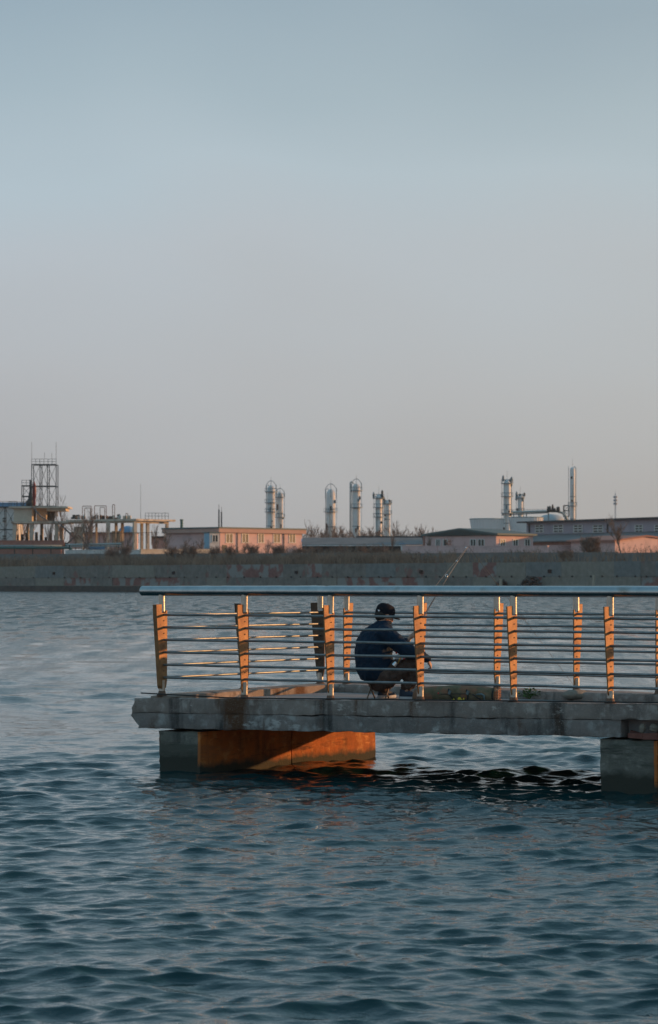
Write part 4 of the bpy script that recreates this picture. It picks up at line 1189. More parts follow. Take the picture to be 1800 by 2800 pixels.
# --- pink house, middle left
D1 = 625
A, B, C, E, d1, d2 = two_faced(455, 602, 826, D1)
h = thing('pink_house', 'pink house with a flat roof and five sunlit windows, left of centre', 'house', (B.x, B.y, GZ))
ztop = zpx(1456, D1)
MB().prism([A[:2], B[:2], C[:2], E[:2]], GZ - .3, ztop).build('wall', M['pink'], h)
def grow_poly(pts, m):
    c_ = sum((Vector(p) for p in pts), Vector((0, 0, 0))) / len(pts)
    return [(p + (p - c_).normalized() * m) for p in pts]
pp = grow_poly([A, B, C, E], 1.0)
MB().prism([p[:2] for p in pp], ztop + .003, zpx(1445, D1)).build('fascia', M['pink_dark'], h)
pp2 = grow_poly([A, B, C, E], 1.15)
MB().prism([p[:2] for p in pp2], zpx(1445, D1) + .003, zpx(1441, D1)).build('roof', M['roof_teal'], h)
fr_ = Facade(B, d1); fl_ = Facade(B, d2)
for (a, b) in ((617, 637), (661, 680), (705, 722), (747, 767), (790, 808)):
    window(fr_, a, b, 1459, 1485, h, 1)
for xx in (650, 777):
    m_ = MB(); p0 = fr_.at(xx, 1456, .15); p1 = fr_.at(xx, 1512, .15); m_.tube([p0, p1], .11, 6); m_.build('drain_pipe', M['roof_teal'], h)
m_ = MB(); fr_.slab(m_, 608, 619, 1490, 1513, 0.0, .1); m_.build('door', M['steel_dark'], h)
# shed leaning on its shaded side
sh = thing('white_shed', 'small white shed with a pale blue side against the pink house', 'shed', fl_.at(575, 1500, 2.0))
D2 = 618
A2, B2, C2, E2, e1, e2 = two_faced(558, 574, 600, D2, math.radians(30))
MB().prism([A2[:2], B2[:2], C2[:2], E2[:2]], GZ - .3, zpx(1457, D2)).build('wall', M['pale'], sh)
f2 = Facade(B2, e1); f3 = Facade(B2, e2)
m_ = MB(); f3.slab(m_, 559, 573, 1458, 1500, .005, .06); m_.build('side_panel', M['blue_door'], sh)
window(f2, 580, 597, 1462, 1483, sh, 1)
MB().prism([p[:2] for p in grow_poly([A2, B2, C2, E2], .3)], zpx(1457, D2) + .003, zpx(1454.5, D2)).build('roof', M['roof_teal'], sh)
# chimneys and masts behind the pink house
def lattice_mast(name, label, x, y0, y1, D, w, group=None, mat='steel_dark', stripes=False):
    b = P(x, y0, D); t = P(x, y1, D); b0 = Vector((b.x, b.y, GZ))
    r = thing(name, label, 'mast', b0, group)
    hw = w / F * D / 2
    m = MB()
    for sx in (-1, 1):
        for sy in (-1, 1):
            m.bar(b0 + Vector((sx * hw, sy * hw, 0)), Vector((t.x + sx * hw * .45, t.y + sy * hw * .45, t.z)), .10)
    m.build('leg', M[mat], r)
    m = MB(); n = max(3, int((t.z - GZ) / (hw * 2.6)))
    for k in range(n):
        z0 = GZ + (t.z - GZ) * k / n; z1 = GZ + (t.z - GZ) * (k + 1) / n; f0 = 1 - .55 * k / n; f1 = 1 - .55 * (k + 1) / n
        sg = 1 if k % 2 else -1
        m.bar((b0.x - sg * hw * f0, b0.y - hw * f0, z0), (b0.x + sg * hw * f1, b0.y - hw * f1, z1), .08)
        m.bar((b0.x + sg * hw * f0, b0.y + hw * f0, z0), (b0.x - sg * hw * f1, b0.y + hw * f1, z1), .08)
        if stripes and k % 2: m.box((b0.x, b0.y, (z0 + z1) / 2), (hw * 1.6 * f0, hw * 1.4 * f0, (z1 - z0) * .55))
        m.bar((b0.x - hw * f1, b0.y - hw * f1, z1), (b0.x + hw * f1, b0.y - hw * f1, z1), .08)
    m.build('brace', M[mat], r, kind='stuff')
    m = MB(); m.tube([t, t + Vector((0, 0, 14 / F * D))], .05, 5); m.build('aerial', M[mat], r)
    return r
lattice_mast('lattice_mast', 'short dark striped lattice mast rising behind the pink house roof, taller of two', 599, 1443, 1393, 680, 5, stripes=True)
lattice_mast('lattice_mast', 'shorter dark lattice mast just right of the taller one behind the pink house', 606, 1443, 1400, 686, 5, stripes=True)
m_ = MB(); p = P(497, 1445, 660); m_.lathe((p.x, p.y, GZ), [(.32, 0), (.32, zpx(1424, 660) - GZ), (.42, zpx(1424, 660) - GZ + .05), (.42, zpx(1420, 660) - GZ)], 10)
o = m_.build('chimney_pipe', M['steel_green'], None); tag(o, 'short green flue pipe standing above the left end of the pink house roof', 'flue')
# cream garden wall in front of the pink house
def low_wall(name, label, x0, x1, y0, D, mat, thick=.4, theta=None, zb=GZ - .3, coping=True, D1_=None):
    pa = P(x0, y0, D); pb = P(x1, y0, D1_ or D)
    r = thing(name, label, 'wall', (pa.x, pa.y, GZ))
    d = (Vector((pb.x, pb.y, 0)) - Vector((pa.x, pa.y, 0))); L_ = d.length; d.normalize(); n_ = Vector((-d.y, d.x, 0))
    k = max(1, int(L_ / 7))
    for i in range(k):
        a = Vector((pa.x, pa.y, 0)) + d * (L_ * i / k + .04); b = Vector((pa.x, pa.y, 0)) + d * (L_ * (i + 1) / k - .04)
        f = (i + .5) / k; zt = pa.z * (1 - f) + pb.z * f
        MB().prism([a[:2], b[:2], (b + n_ * thick)[:2], (a + n_ * thick)[:2]], zb, zt).build('wall_bay', M[mat], r)
    if coping:
        a = Vector((pa.x, pa.y, 0)) - n_ * .08; b = Vector((pb.x, pb.y, 0)) - n_ * .08
        MB().prism([a[:2], b[:2], (b + n_ * (thick + .16))[:2], (a + n_ * (thick + .16))[:2]], lambda p: (pa.z if abs(p[0] - pa.x) < abs(p[0] - pb.x) else pb.z) + .01, lambda p: (pa.z if abs(p[0] - pa.x) < abs(p[0] - pb.x) else pb.z) + .14).build('coping', M[mat], r)
    return r
low_wall('garden_wall', 'low cream wall in front of the shaded end of the pink house', 385, 578, 1503, 590, 'cream', D1_=600)
low_wall('garden_wall', 'low pale wall under the green pipe, left of the cream wall', 178, 382, 1505, 634, 'pale', D1_=622)
low_wall('garden_wall', 'low brick red wall below the pipes at the far left', -80, 168, 1501, 650, 'brick_low', D1_=648)
low_wall('garden_wall', 'upper brick red parapet under the open concrete building at the far left', -80, 176, 1479, 662, 'brick_low', D1_=662)
low_wall('garden_wall', 'low purple pink wall in front of the right-hand pink house', 1100, 1498, 1494, 520, 'pink', D1_=500)
low_wall('garden_wall', 'low sunlit pink wall with a gap, left of the gabled house', 1500, 1650, 1493, 505, 'pink', D1_=518)

# --- pipes on the left
pr_ = thing('pipeline', 'dark green pipe running along the far shore and bending down at its right end', 'pipe', P(195, 1520, 640))
m_ = MB(); m_.tube([P(-100, 1498, 640), P(190, 1498, 640), P(195, 1500, 640), P(196, 1522, 640)], .30, 8); m_.build('pipe', M['steel_green'], pr_, smooth=True)
m_ = MB(); m_.tube([P(-100, 1492, 641), P(170, 1492, 641)], .16, 6); m_.build('thin_pipe', M['steel_pipe'], pr_, smooth=True)
for xx in range(-60, 190, 50):
    m_ = MB(); p = P(xx, 1500, 640.5); m_.bar((p.x, p.y, GZ - .3), (p.x, p.y, p.z + .6), .25); m_.build('support', M['steel_dark'], pr_)
pr_ = thing('pipeline', 'pale pipe rack running right from the green pipe in front of the open concrete frame', 'pipe', P(330, 1495, 636))
m_ = MB(); m_.tube([P(180, 1490, 638), P(333, 1487, 630)], .22, 8); m_.tube([P(180, 1494.5, 638), P(333, 1493, 630)], .14, 6); m_.build('pipe', M['steel_pipe'], pr_, smooth=True)
m_ = MB(); m_.tube([P(243, 1499, 636), P(285, 1499, 633)], .32, 8); m_.build('blue_pipe', M['roof_blue'], pr_, smooth=True)
for xx in (190, 230, 275, 325):
    m_ = MB(); p = P(xx, 1490, 635); m_.bar((p.x, p.y, GZ - .3), (p.x, p.y, p.z), .25); m_.build('support', M['steel_dark'], pr_)

# --- open concrete control house, far left
DL = 668
cb = thing('control_building', 'derelict concrete building, open columns below and a cream room above, far left', 'building', P(100, 1480, DL))
def blockpx(mb, x0, x1, y0, y1, D, depth):
    a = P(x0, y0, D); b = P(x1, y1, D)
    mb.box(((a.x + b.x) / 2, D + depth / 2, (a.z + b.z) / 2), (abs(b.x - a.x), depth, abs(a.z - b.z))); return mb
blockpx(MB(), 30, 190, 1425, 1431, DL - .5, 11).build('floor_slab', M['trestle'], cb)
blockpx(MB(), 24, 186, 1384.5, 1389, DL - 1, 12).build('roof', M['trestle'], cb)
blockpx(MB(), 38, 88, 1389.3, 1424.7, DL, 9).build('wall', M['cream'], cb)
blockpx(MB(), 128, 180, 1389.3, 1397, DL, 9).build('beam', M['trestle'], cb)
blockpx(MB(), 100, 127, 1389.3, 1424.7, DL + 4, 6).build('wall', M['trestle'], cb)
blockpx(MB(), 150, 158, 1397.5, 1413, DL + 3, .4).build('window', M['pale'], cb)
blockpx(MB(), 128, 150, 1397.5, 1424.7, DL + 6, .5).build('wall', M['steel_dark'], cb)
for (a, b, dd) in ((35, 45, 0), (81, 92, 0), (150, 161, 0), (110, 118, 7), (73, 79, 8), (165, 173, 7)):
    blockpx(MB(), a, b, 1431.3, 1482, DL + dd, 1.0).build('column', M['trestle'], cb)
blockpx(MB(), 34, 185, 1484, 1500, DL + 10, .6).build('wall', M['steel_dark'], cb)
m_ = MB(); m_.bar(P(88, 1384, DL - 1.6), P(112, 1412, DL - 1.6), 1.2, .28); m_.bar(P(112, 1412, DL - 1.6), P(130, 1424, DL - 1.6), 1.2, .28); m_.build('stair', M['roof_grey'], cb)
m_ = MB(); m_.bar(P(160, 1428, DL - 1.6), P(205, 1472, DL - 1.6), 1.2, .35); m_.build('stair', M['roof_grey'], cb)
m_ = MB(); m_.bar(P(185, 1486, DL - 1.6), P(208, 1464, DL - 1.6), 1.2, .35); m_.build('stair', M['roof_grey'], cb)
random.seed(9)
for i in range(9):
    m_ = MB(); xx = 48 + i * 13; zt_ = random.uniform(1455, 1470)
    p = P(xx, 1480, DL + 4); hgt = zpx(zt_, DL + 4) - GZ
    m_.lathe((p.x, p.y, GZ), [(.5, 0), (.55, hgt * .5), (.35, hgt * .8), (.35, hgt)], 8); m_.tube([(p.x, p.y, GZ + hgt * .6), (p.x + 1.6, p.y, GZ + hgt * .6)], .14, 6)
    m_.build('pump', M['steel_dark'], cb)
for i in range(13):
    pass
m_ = MB()
for xx in range(24, 82, 8):
    m_.bar(P(xx, 1384, DL + 3), P(xx, 1372, DL + 3), .09)
for yy in (1372, 1378): m_.bar(P(24, yy, DL + 3), P(82, yy, DL + 3), .08)
m_.build('guard_rail', M['steel_dark'], cb)
# lattice tower standing on it
def frame_tower(name, label, xs, ys, D, depth, rails=True, thick=.18):
    b = P(xs[0], ys[-1], D)
    r = thing(name, label, 'tower', b)
    for x_ in xs:
        for dd in (0, depth):
            m = MB(); q = P(x_, ys[-1], D); q2 = P(x_, ys[0], D)
            m.bar(q + Vector((0, dd, 0)), q2 + Vector((0, dd, 0)), thick); m.build('column', M['steel_dark'], r)
    for y_ in ys:
        for dd in (0, depth):
            m = MB(); m.bar(P(xs[0], y_, D) + Vector((0, dd - .002, 0)), P(xs[-1], y_, D) + Vector((0, dd - .002, 0)), thick * .8, thick * 1.2); m.build('beam', M['steel_dark'], r)
    for i in range(len(ys) - 1):
        for j in range(len(xs) - 1):
            if len(xs) > 2 and j == 1 and i == 0: pass
            for sg in (0, 1):
                a = P(xs[j + sg], ys[i], D) + Vector((0, .05, 0)); b_ = P(xs[j + 1 - sg], ys[i + 1], D) + Vector((0, .05, 0))
                m = MB(); m.bar(a, b_, thick * .45); m.build('brace', M['steel_dark'], r)
    if rails:
        m = MB(); yt = ys[0]
        for k in range(len(xs) * 2 - 1):
            x_ = xs[0] + (xs[-1] - xs[0]) * k / (len(xs) * 2 - 2); m.bar(P(x_, yt, D), P(x_, yt - 15, D), .09)
        for yy in (yt - 15, yt - 8): m.bar(P(xs[0], yy, D), P(xs[-1], yy, D), .08)
        m.build('guard_rail', M['steel_dark'], r)
    return r
tw_ = frame_tower('lattice_tower', 'tall dark steel lattice tower with a railed top above the derelict building', [87, 110, 130, 154], [1270, 1329, 1384], DL + 3, 4.5)
for (xx, yt_) in ((87, 1209), (154, 1209), (122, 1238), (142, 1239)):
    m_ = MB(); m_.tube([P(xx, 1255, DL + 3), P(xx, yt_, DL + 3)], .04, 5); m_.build('aerial', M['steel_dark'], tw_)
frame_tower('lattice_tower', 'lower dark steel frame attached left of the tall lattice tower', [60, 85], [1328, 1357, 1384], DL + 2, 4)
m_ = MB(); p = P(94, 1384, DL + 5); m_.lathe((p.x, p.y, p.z), [(.1, 0), (.32, .4), (.35, 2.0), (.45, 2.3), (.45, 4.6), (.3, 5.2), (.15, 5.6), (.12, 5.9)], 12)
o = m_.build('red_vessel', M['vessel_red'], None, smooth=True); tag(o, 'narrow dark red vessel standing inside the lattice tower', 'vessel')
m_ = MB(); p = P(83, 1384, DL + 6); m_.lathe((p.x, p.y, p.z), [(1.0, 0), (1.0, .8), (.5, 1.8), (.35, 3.0), (.2, 3.6), (.2, 6.2)], 12)
o = m_.build('dark_vessel', M['steel_dark'], None, smooth=True); tag(o, 'dark funnel shaped vessel at the foot of the lower steel frame', 'vessel')
# white building with blue roof behind, far left
wb = thing('white_building', 'white building with a blue roof behind steel scaffolding at the left edge', 'building', P(0, 1480, 705))
blockpx(MB(), -120, 42, 1386, 1500, 705, 18).build('wall', M['pale'], wb)
blockpx(MB(), -124, 78, 1374, 1385.7, 704, 20).build('roof', M['roof_blue'], wb)
f_ = Facade(P(0, HOR, 705), (1, 0, 0))
for (a, b, c_, d) in ((6, 18, 1415, 1428), (6, 18, 1463, 1476), (-40, -26, 1415, 1428), (28, 34, 1415, 1425)):
    window(f_, a, b, c_, d, wb, 0, 1, 1.5)
sf = frame_tower('scaffold', 'dark steel scaffold in front of the white building at the left edge', [-30, 13, 46], [1386, 1448, 1480], 690, 3, rails=True, thick=.18)

# --- concrete trestle
DT = 655
tt = thing('concrete_trestle', 'open concrete trestle with sunlit columns and a thin deck, right of the derelict building', 'building', P(330, 1485, DT))
a_ = P(190, 1420, DT + 6); b_ = P(388, 1418, DT - 6); c_ = P(478, 1420, DT + 4)
MB().prism([P(180, 0, DT + 8)[:2], P(372, 0, DT - 4)[:2], P(480, 0, DT + 6)[:2], P(300, 0, DT + 20)[:2]], zpx(1425, DT), zpx(1419.5, DT)).build('deck', M['trestle'], tt)
MB().prism([P(374, 0, DT - 2.5)[:2], P(462, 0, DT + 5.5)[:2], P(460, 0, DT + 6.5)[:2], P(372, 0, DT - 1.5)[:2]], zpx(1431, DT), zpx(1425.3, DT)).build('beam', M['trestle'], tt)
MB().prism([P(185, 0, DT + 8.5)[:2], P(370, 0, DT - 3)[:2], P(371, 0, DT - 1.8)[:2], P(186, 0, DT + 9.5)[:2]], zpx(1430, DT), zpx(1425.3, DT)).build('beam', M['trestle'], tt)
for (xx, w, dd, yt_) in ((296, 12, 0, 1426), (369, 13, -3, 1426), (404, 11, 1, 1431), (457, 10, 5, 1431), (318, 9, 12, 1426), (335, 9, 13, 1426), (388, 9, 10, 1426),
                         (228, 10, 5, 1430), (250, 8, 11, 1426), (264, 7, 13, 1426)):
    D_ = DT + dd; p = P(xx, 1490, D_); wm = w / F * D_
    m_ = MB(); m_.box((p.x, D_, (GZ - .3 + zpx(yt_, D_)) / 2), (wm * .72, wm * .72, zpx(yt_, D_) - GZ + .3), Matrix.Rotation(math.radians(30), 3, 'Z')); m_.build('column', M['trestle'], tt)
m_ = MB(); D_ = DT + 6
for xx in range(398, 462, 9): m_.bar(P(xx, 1420, D_), P(xx, 1403, D_), .09)
for yy in (1403, 1411): m_.bar(P(398, yy, D_), P(461, yy, D_), .08)
m_.build('guard_rail', M['steel_dark'], tt)
for k, (x0, x1, yt_) in enumerate(((226, 250, 1384), (232, 248, 1389), (259, 291, 1383), (274, 287, 1387), (308, 314, 1380), (344, 350, 1404))):
    m_ = MB(); D_ = DT + 4 + k; m_.tube([P(x0, 1421, D_), P(x0, yt_ + 1, D_), P(x0 + 1, yt_, D_), P(x1 - 1, yt_, D_), P(x1, yt_ + 1, D_), P(x1, 1421, D_)], .085, 6); m_.build('pipe_loop', M['rust'], tt)
random.seed(17)
for k in range(12):
    xx = random.uniform(200, 345); D_ = DT + 6 + random.uniform(0, 5); m_ = MB(); p = P(xx, 1420, D_); hh = random.uniform(.4, 1.1)
    m_.lathe((p.x, p.y, p.z), [(.2, 0), (.28, hh * .3), (.28, hh * .8), (.1, hh)], 8); m_.build('valve', M[random.choice(['steel_dark', 'rust', 'steel_pipe'])], tt)
m_ = MB()
for xx in range(272, 440, 12): m_.bar(P(xx, 1486, DT - 5), P(xx, 1458, DT - 5), .07)
m_.bar(P(300, 1458, DT - 5), P(435, 1456, DT - 5), .1); m_.build('guard_rail', M['steel_dark'], tt)
random.seed(23)
for k in range(16):                      # small cabinets and rusty boxes standing on the deck
    xx = random.uniform(192, 352); D_ = DT + 7 + random.uniform(0, 5); w_ = random.uniform(4, 11); h_ = random.uniform(5, 13)
    blockpx(MB(), xx, xx + w_, 1419 - h_, 1419.3, D_, random.uniform(.8, 1.6)).build('cabinet', M[random.choice(['rust', 'trestle', 'steel_dark', 'brick_low', 'roof_grey'])], tt)
for (xa, xb, ya) in ((202, 226, 1440), (306, 330, 1452), (414, 416, 1452)):
    blockpx(MB(), xa, xb, ya, 1490, DT + 12, .5).build('infill_wall', M['cream'], tt)
# pink and blue blocks seen through the trestle
o = thing('pink_annex', 'pink annex seen through the columns of the concrete trestle', 'building', P(330, 1490, 690))
blockpx(MB(), 190, 372, 1458, 1500, 690, 8).build('wall', M['pink'], o); blockpx(MB(), 188, 374, 1455, 1457.8, 689, 10).build('roof', M['roof_grey'], o)
o = thing('blue_tank', 'blue domed tank half hidden behind the trestle columns', 'tank', P(350, 1460, 700))
p = P(350, 1457, 700); m_ = MB(); m_.lathe((p.x, p.y, GZ), [(2.2, 0), (2.2, zpx(1448, 700) - GZ), (1.7, zpx(1442, 700) - GZ), (.3, zpx(1438, 700) - GZ)], 20); m_.build('shell', M['roof_blue'], o, smooth=True)
o = thing('outbuilding', 'low shaded purple outbuilding between the trestle and the pink house', 'building', P(440, 1490, 665))
blockpx(MB(), 416, 455, 1470, 1500, 668, 6).build('wall', M['pink'], o); blockpx(MB(), 414, 458, 1466, 1469.7, 667, 8).build('roof', M['roof_dark'], o)
m_ = MB(); m_.tube([P(385, 1420, 659), P(385, 1323, 659)], [.045, .025], 5)
o = m_.build('thin_mast', M['steel_dark'], None); tag(o, 'single thin bare mast rising from the concrete trestle deck', 'mast')

# --- distillation columns
def column(name, label, x0, x1, yt, yb, D, plats=(), cage='r', top='cage', mat='vessel', taper=None, side_pipe=None, group=None):
    xc = (x0 + x1) / 2; r = (x1 - x0) / 2 / F * D
    base = Vector(((xc - 900) / F * D, D, GZ)); zt = zpx(yt, D); H = zt - GZ
    root = thing(name, label, 'tower', base, group)
    m = MB(); prof = [(r * 1.1, 0), (r * 1.05, .5), (r, 1.0)]
    for k in range(1, 7): prof.append((r * (1.0 if not (k % 2) else 1.0), 1 + (H - 1 - r * 1.2) * k / 6))
    prof += [(r * .92, H - r * .75), (r * .7, H - r * .35), (r * .35, H - r * .08), (r * .05, H)]
    m.lathe(base, prof, 18); m.build('vessel', M[mat], root, smooth=True, autosm=50)
    for yp in plats:
        z = zpx(yp, D) - GZ; m = MB(); m.lathe(base + Vector((0, 0, z)), [(r * 1.0, -.08), (r * 1.35 + .35, -.08), (r * 1.35 + .35, .10), (r * 1.0, .10)], 16)
        for k in range(10):
            t = 2 * math.pi * k / 10; R_ = r * 1.35 + .30; q = base + Vector((R_ * math.cos(t), R_ * math.sin(t), z)); m.bar(q, q + Vector((0, 0, 1.1)), .07)
        m.tube([base + Vector(((r * 1.35 + .3) * math.cos(2 * math.pi * k / 14), (r * 1.35 + .3) * math.sin(2 * math.pi * k / 14), z + 1.1)) for k in range(15)], .05, 4, caps=False)
        m.build('platform', M['ladder'], root)
    # ladder on one side, with stringers past the top
    sx = 1 if cage == 'r' else -1
    m = MB(); X_ = base.x + sx * (r + .45)
    for dy in (-.25, .25): m.bar((X_, D + dy - r * .2, GZ + 1), (X_, D + dy - r * .2, zt + .2), .09)
    nrg = int(H / .9)
    for k in range(nrg): m.bar((X_, D - .25 - r * .2, GZ + 1 + k * .9), (X_, D + .25 - r * .2, GZ + 1 + k * .9), .05)
    m.build('ladder', M['ladder'], root)
    if top == 'cage':
        m = MB()
        for t in (-1, 1):
            m.tube([base + Vector((t * (r + .35), 0, H - r * 2.2)), base + Vector((t * (r + .35), 0, H + .1)), base + Vector((t * (r * .6), 0, H + r * .8 + .2)), base + Vector((0, 0, H + r + .3))], .09, 5)
        m.tube([base + Vector((0, -r - .3, H - r * 2)), base + Vector((0, -r - .3, H)), base + Vector((0, 0, H + r + .3))], .08, 5)
        m.build('top_frame', M['ladder'], root)
    elif top == 'clutter':
        rr = random.Random(x0)
        for k in range(6):
            m = MB(); q = base + Vector((rr.uniform(-1, 1) * (r + .6), rr.uniform(-.5, .5) * r, H - rr.uniform(.3, 2.2)))
            hh = rr.uniform(.8, 2.2); m.lathe(q, [(.18, 0), (.34, hh * .2), (.34, hh * .7), (.12, hh)], 8); m.tube([q + Vector((0, 0, hh * .5)), base + Vector((0, 0, H - 1))], .12, 5); m.build('valve', M['steel_dark' if k % 2 else 'ladder'], root)
    m = MB(); sx = -sx; X_ = base.x + sx * (r + .22)
    m.tube([(base.x + sx * r * .4, D, zt - .3), (base.x + sx * r * .8, D, zt + .2), (X_, D - .1, zt - .3), (X_, D - .1, GZ + .5)], .13, 6); m.build('pipe', M['steel_pipe'], root, smooth=True)
    rr = random.Random(int(x0) + 5)
    for k in range(5):
        z = H * rr.uniform(.2, .93); m = MB(); t = rr.uniform(-2.8, -.3); q = base + Vector(((r + .12) * math.cos(t), (r + .12) * math.sin(t), z)); m.box(q, (.5, .4, rr.uniform(.4, 1.5))); m.build('junction_box', M[rr.choice(['ladder', 'steel_dark', 'rust'])], root)
    for k in range(3):
        z = H * (0.28 + .22 * k) + rr.uniform(-.6, .6); m = MB(); m.lathe(base + Vector((0, 0, z)), [(r * 1.0, -.12), (r * 1.045, -.12), (r * 1.045, .12), (r * 1.0, .12)], 18); m.build('band', M['ladder'], root)
    t = rr.uniform(-2.2, -.9); m = MB(); q = base + Vector(((r + .2) * math.cos(t), (r + .2) * math.sin(t), 0)); m.tube([q + Vector((0, 0, 1)), q + Vector((0, 0, H * .80)), base + Vector((0, 0, H * .84))], .12, 5); m.build('pipe', M['steel_pipe'], root)
    m = MB(); m.tube([base + Vector((0, 0, H - .1)), base + Vector((0, 0, H + 2.0 + r * .6))], .04, 4); m.build('aerial', M['ladder'], root)
    return root
DC = 880
column('distillation_column', 'taller white column of the left pair, with three platforms, behind the pink house', 731, 752, 1327, 1443, DC, (1345, 1375, 1400), 'r')
column('distillation_column', 'slimmer shorter white column of the left pair, behind the pink house', 758, 774, 1345, 1443, DC + 6, (1360, 1415), 'r')
column('distillation_column', 'lone thick white column with one ring platform, third from the left', 893, 917, 1337, 1465, DC + 20, (1400,), 'r')
column('distillation_column', 'tallest white column of the middle group with a thin pipe at its left', 964, 985, 1322, 1465, DC, (1342, 1388), 'r')
m_ = MB(); m_.tube([P(958, 1470, DC), P(958, 1320, DC), P(960, 1317, DC), P(966, 1320, DC)], .22, 6); o = m_.build('riser_pipe', M['steel_pipe'], None, smooth=True); tag(o, 'thin tall riser pipe standing left of the tallest middle column', 'pipe')
column('distillation_column', 'white column with rusty bands and a cluttered top, right of the tallest middle one', 1027, 1045, 1352, 1465, DC - 20, (1362, 1388, 1414), 'l', 'clutter')
column('distillation_column', 'slim pale column at the right of the middle group', 1053, 1067, 1368, 1460, DC + 30, (1378, 1406), 'r', 'clutter')
column('distillation_column', 'cluttered twin pipe column between the two white tanks', 1377, 1397, 1312, 1445, DC - 40, (1322, 1358, 1404), 'l', 'clutter')
column('distillation_column', 'short slim column right of the cluttered one, above the second tank', 1416, 1430, 1352, 1430, DC, (1362, 1400), 'l', 'clutter')
column('stack', 'tall slender grey stack at the right with a small platform near its foot', 1559, 1573, 1277, 1440, DC - 30, (1384,), 'l', 'none')
# pipe bridge
pb = thing('pipe_bridge', 'long pipe bridge joining the right-hand columns and the tall stack', 'pipe', P(1450, 1440, 860))
m_ = MB(); m_.tube([P(1374, 1405, 860), P(1400, 1401, 860), P(1490, 1398, 860), P(1522, 1398, 860), P(1538, 1402, 860), P(1548, 1412, 860), P(1552, 1425, 860)], .36, 8); m_.build('pipe', M['steel_pipe'], pb, smooth=True)
m_ = MB(); m_.bar(P(1372, 1408, 860), P(1500, 1402, 860), .3, .3)
for xx in range(1400, 1500, 14): m_.bar(P(xx, 1404, 860), P(xx, 1393, 860), .09)
m_.bar(P(1400, 1394, 860), P(1495, 1392, 860), .09); m_.build('walkway', M['ladder'], pb)
for xx in (1405, 1440, 1500, 1545):
    m_ = MB(); p = P(xx, 1400, 861); m_.bar((p.x, 861, GZ), (p.x, 861, p.z), .3); m_.build('support', M['ladder'], pb)
random.seed(3)
for k in range(7):
    m_ = MB(); q = P(1500 + k * 4.5 + random.uniform(-2, 2), 1400, 858); hh = random.uniform(.8, 2.6); m_.lathe(q, [(.25, 0), (.4, hh * .3), (.3, hh * .8), (.1, hh)], 8); m_.build('valve', M['steel_dark'], pb)
frame_tower('pipe_rack', 'small steel rack beside the foot of the tall stack', [1543, 1557], [1382, 1396, 1412], 870, 3, rails=False, thick=.2)
# tanks
def tank(name, label, x0, x1, xb0, xb1, y0, y1, D, mat='vessel', nseam=16):
    xc = (x0 + x1) / 2; r1 = (x1 - x0) / 2 / F * D; r0 = (xb1 - xb0) / 2 / F * D; b = Vector(((xc - 900) / F * D, D, GZ)); z1 = zpx(y0, D) - GZ; z0 = zpx(y1, D) - GZ
    root = thing(name, label, 'tank', b)
    rb = r0 + (r0 - r1) * (z0) / (z1 - z0)
    m = MB(); m.lathe(b, [(max(rb, r0 * .9), 0), (r0, z0), (r1, z1), (r1 * .99, z1 + .02), (r1 * .96, z1 - .05)], 36); m.build('shell', M[mat], root, smooth=True, autosm=30)
    for k in range(nseam * 2):
        t = 2 * math.pi * k / (nseam * 2)
        if math.sin(t) > 0.2: continue
        m = MB(); m.bar(b + Vector((r0 * 1.005 * math.cos(t), r0 * 1.005 * math.sin(t), z0)), b + Vector((r1 * 1.005 * math.cos(t), r1 * 1.005 * math.sin(t), z1)), .12); m.build('rib', M[mat], root)
    m = MB(); m.tube([b + Vector((r1 * math.cos(2 * math.pi * k / 36), r1 * math.sin(2 * math.pi * k / 36), z1)) for k in range(37)], .14, 5, caps=False); m.build('rim', M['steel_pipe'], root)
M['tank'] = noisy('white_tank_panels', (0.66, 0.68, 0.68), (0.74, 0.75, 0.75), scale=.3, rough=.7, bump=0)
tank('white_tank', 'white ribbed cooling tank widening towards its rim, left of the pair', 1285, 1379, 1290, 1373, 1419, 1452, 800, 'tank')
tank('white_tank', 'white ribbed cooling tank partly hidden by the warehouse, right of the pair', 1392, 1486, 1396, 1481, 1415, 1455, 800, 'tank')
dm = thing('domed_tank', 'pale blue low domed tank roof behind the pipe bridge', 'tank', P(1507, 1430, 900))
p = P(1507, 1430, 900); r_ = 37 / F * 900; m_ = MB(); zz = zpx(1421, 900) - GZ; m_.lathe((p.x, 900, GZ), [(r_, 0), (r_, zz), (r_ * .8, zz + .9), (r_ * .5, zz + 1.5), (r_ * .05, zz + 1.8)], 28); m_.build('shell', M['dome'], dm, smooth=True, autosm=50)
M['hazed_mast'] = plain('hazed_mast_steel', (0.34, 0.37, 0.40), 0.7)  # mast steel lightened, the fading by distance haze is put into its colour
cm_ = lattice_mast('radio_mast', 'faint slim radio mast far off at the right', 1683, 1450, 1350, 1400, 5, mat='hazed_mast')
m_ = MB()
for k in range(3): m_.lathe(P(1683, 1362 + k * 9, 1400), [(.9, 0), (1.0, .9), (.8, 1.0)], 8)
m_.build('antenna_ring', M['hazed_mast'], cm_)

# --- pink house with gable roof, right of centre
D3 = 540
A, B, C, E, d1, d2 = two_faced(1163, 1357, 1458, D3)
h3 = thing('pink_house', 'pink house with a dark low gable roof in front of the white tanks', 'house', (B.x, B.y, GZ))
zt3 = zpx(1464, D3)
MB().prism([A[:2], B[:2], C[:2], E[:2]], GZ - .3, zt3).build('wall', M['pink'], h3)
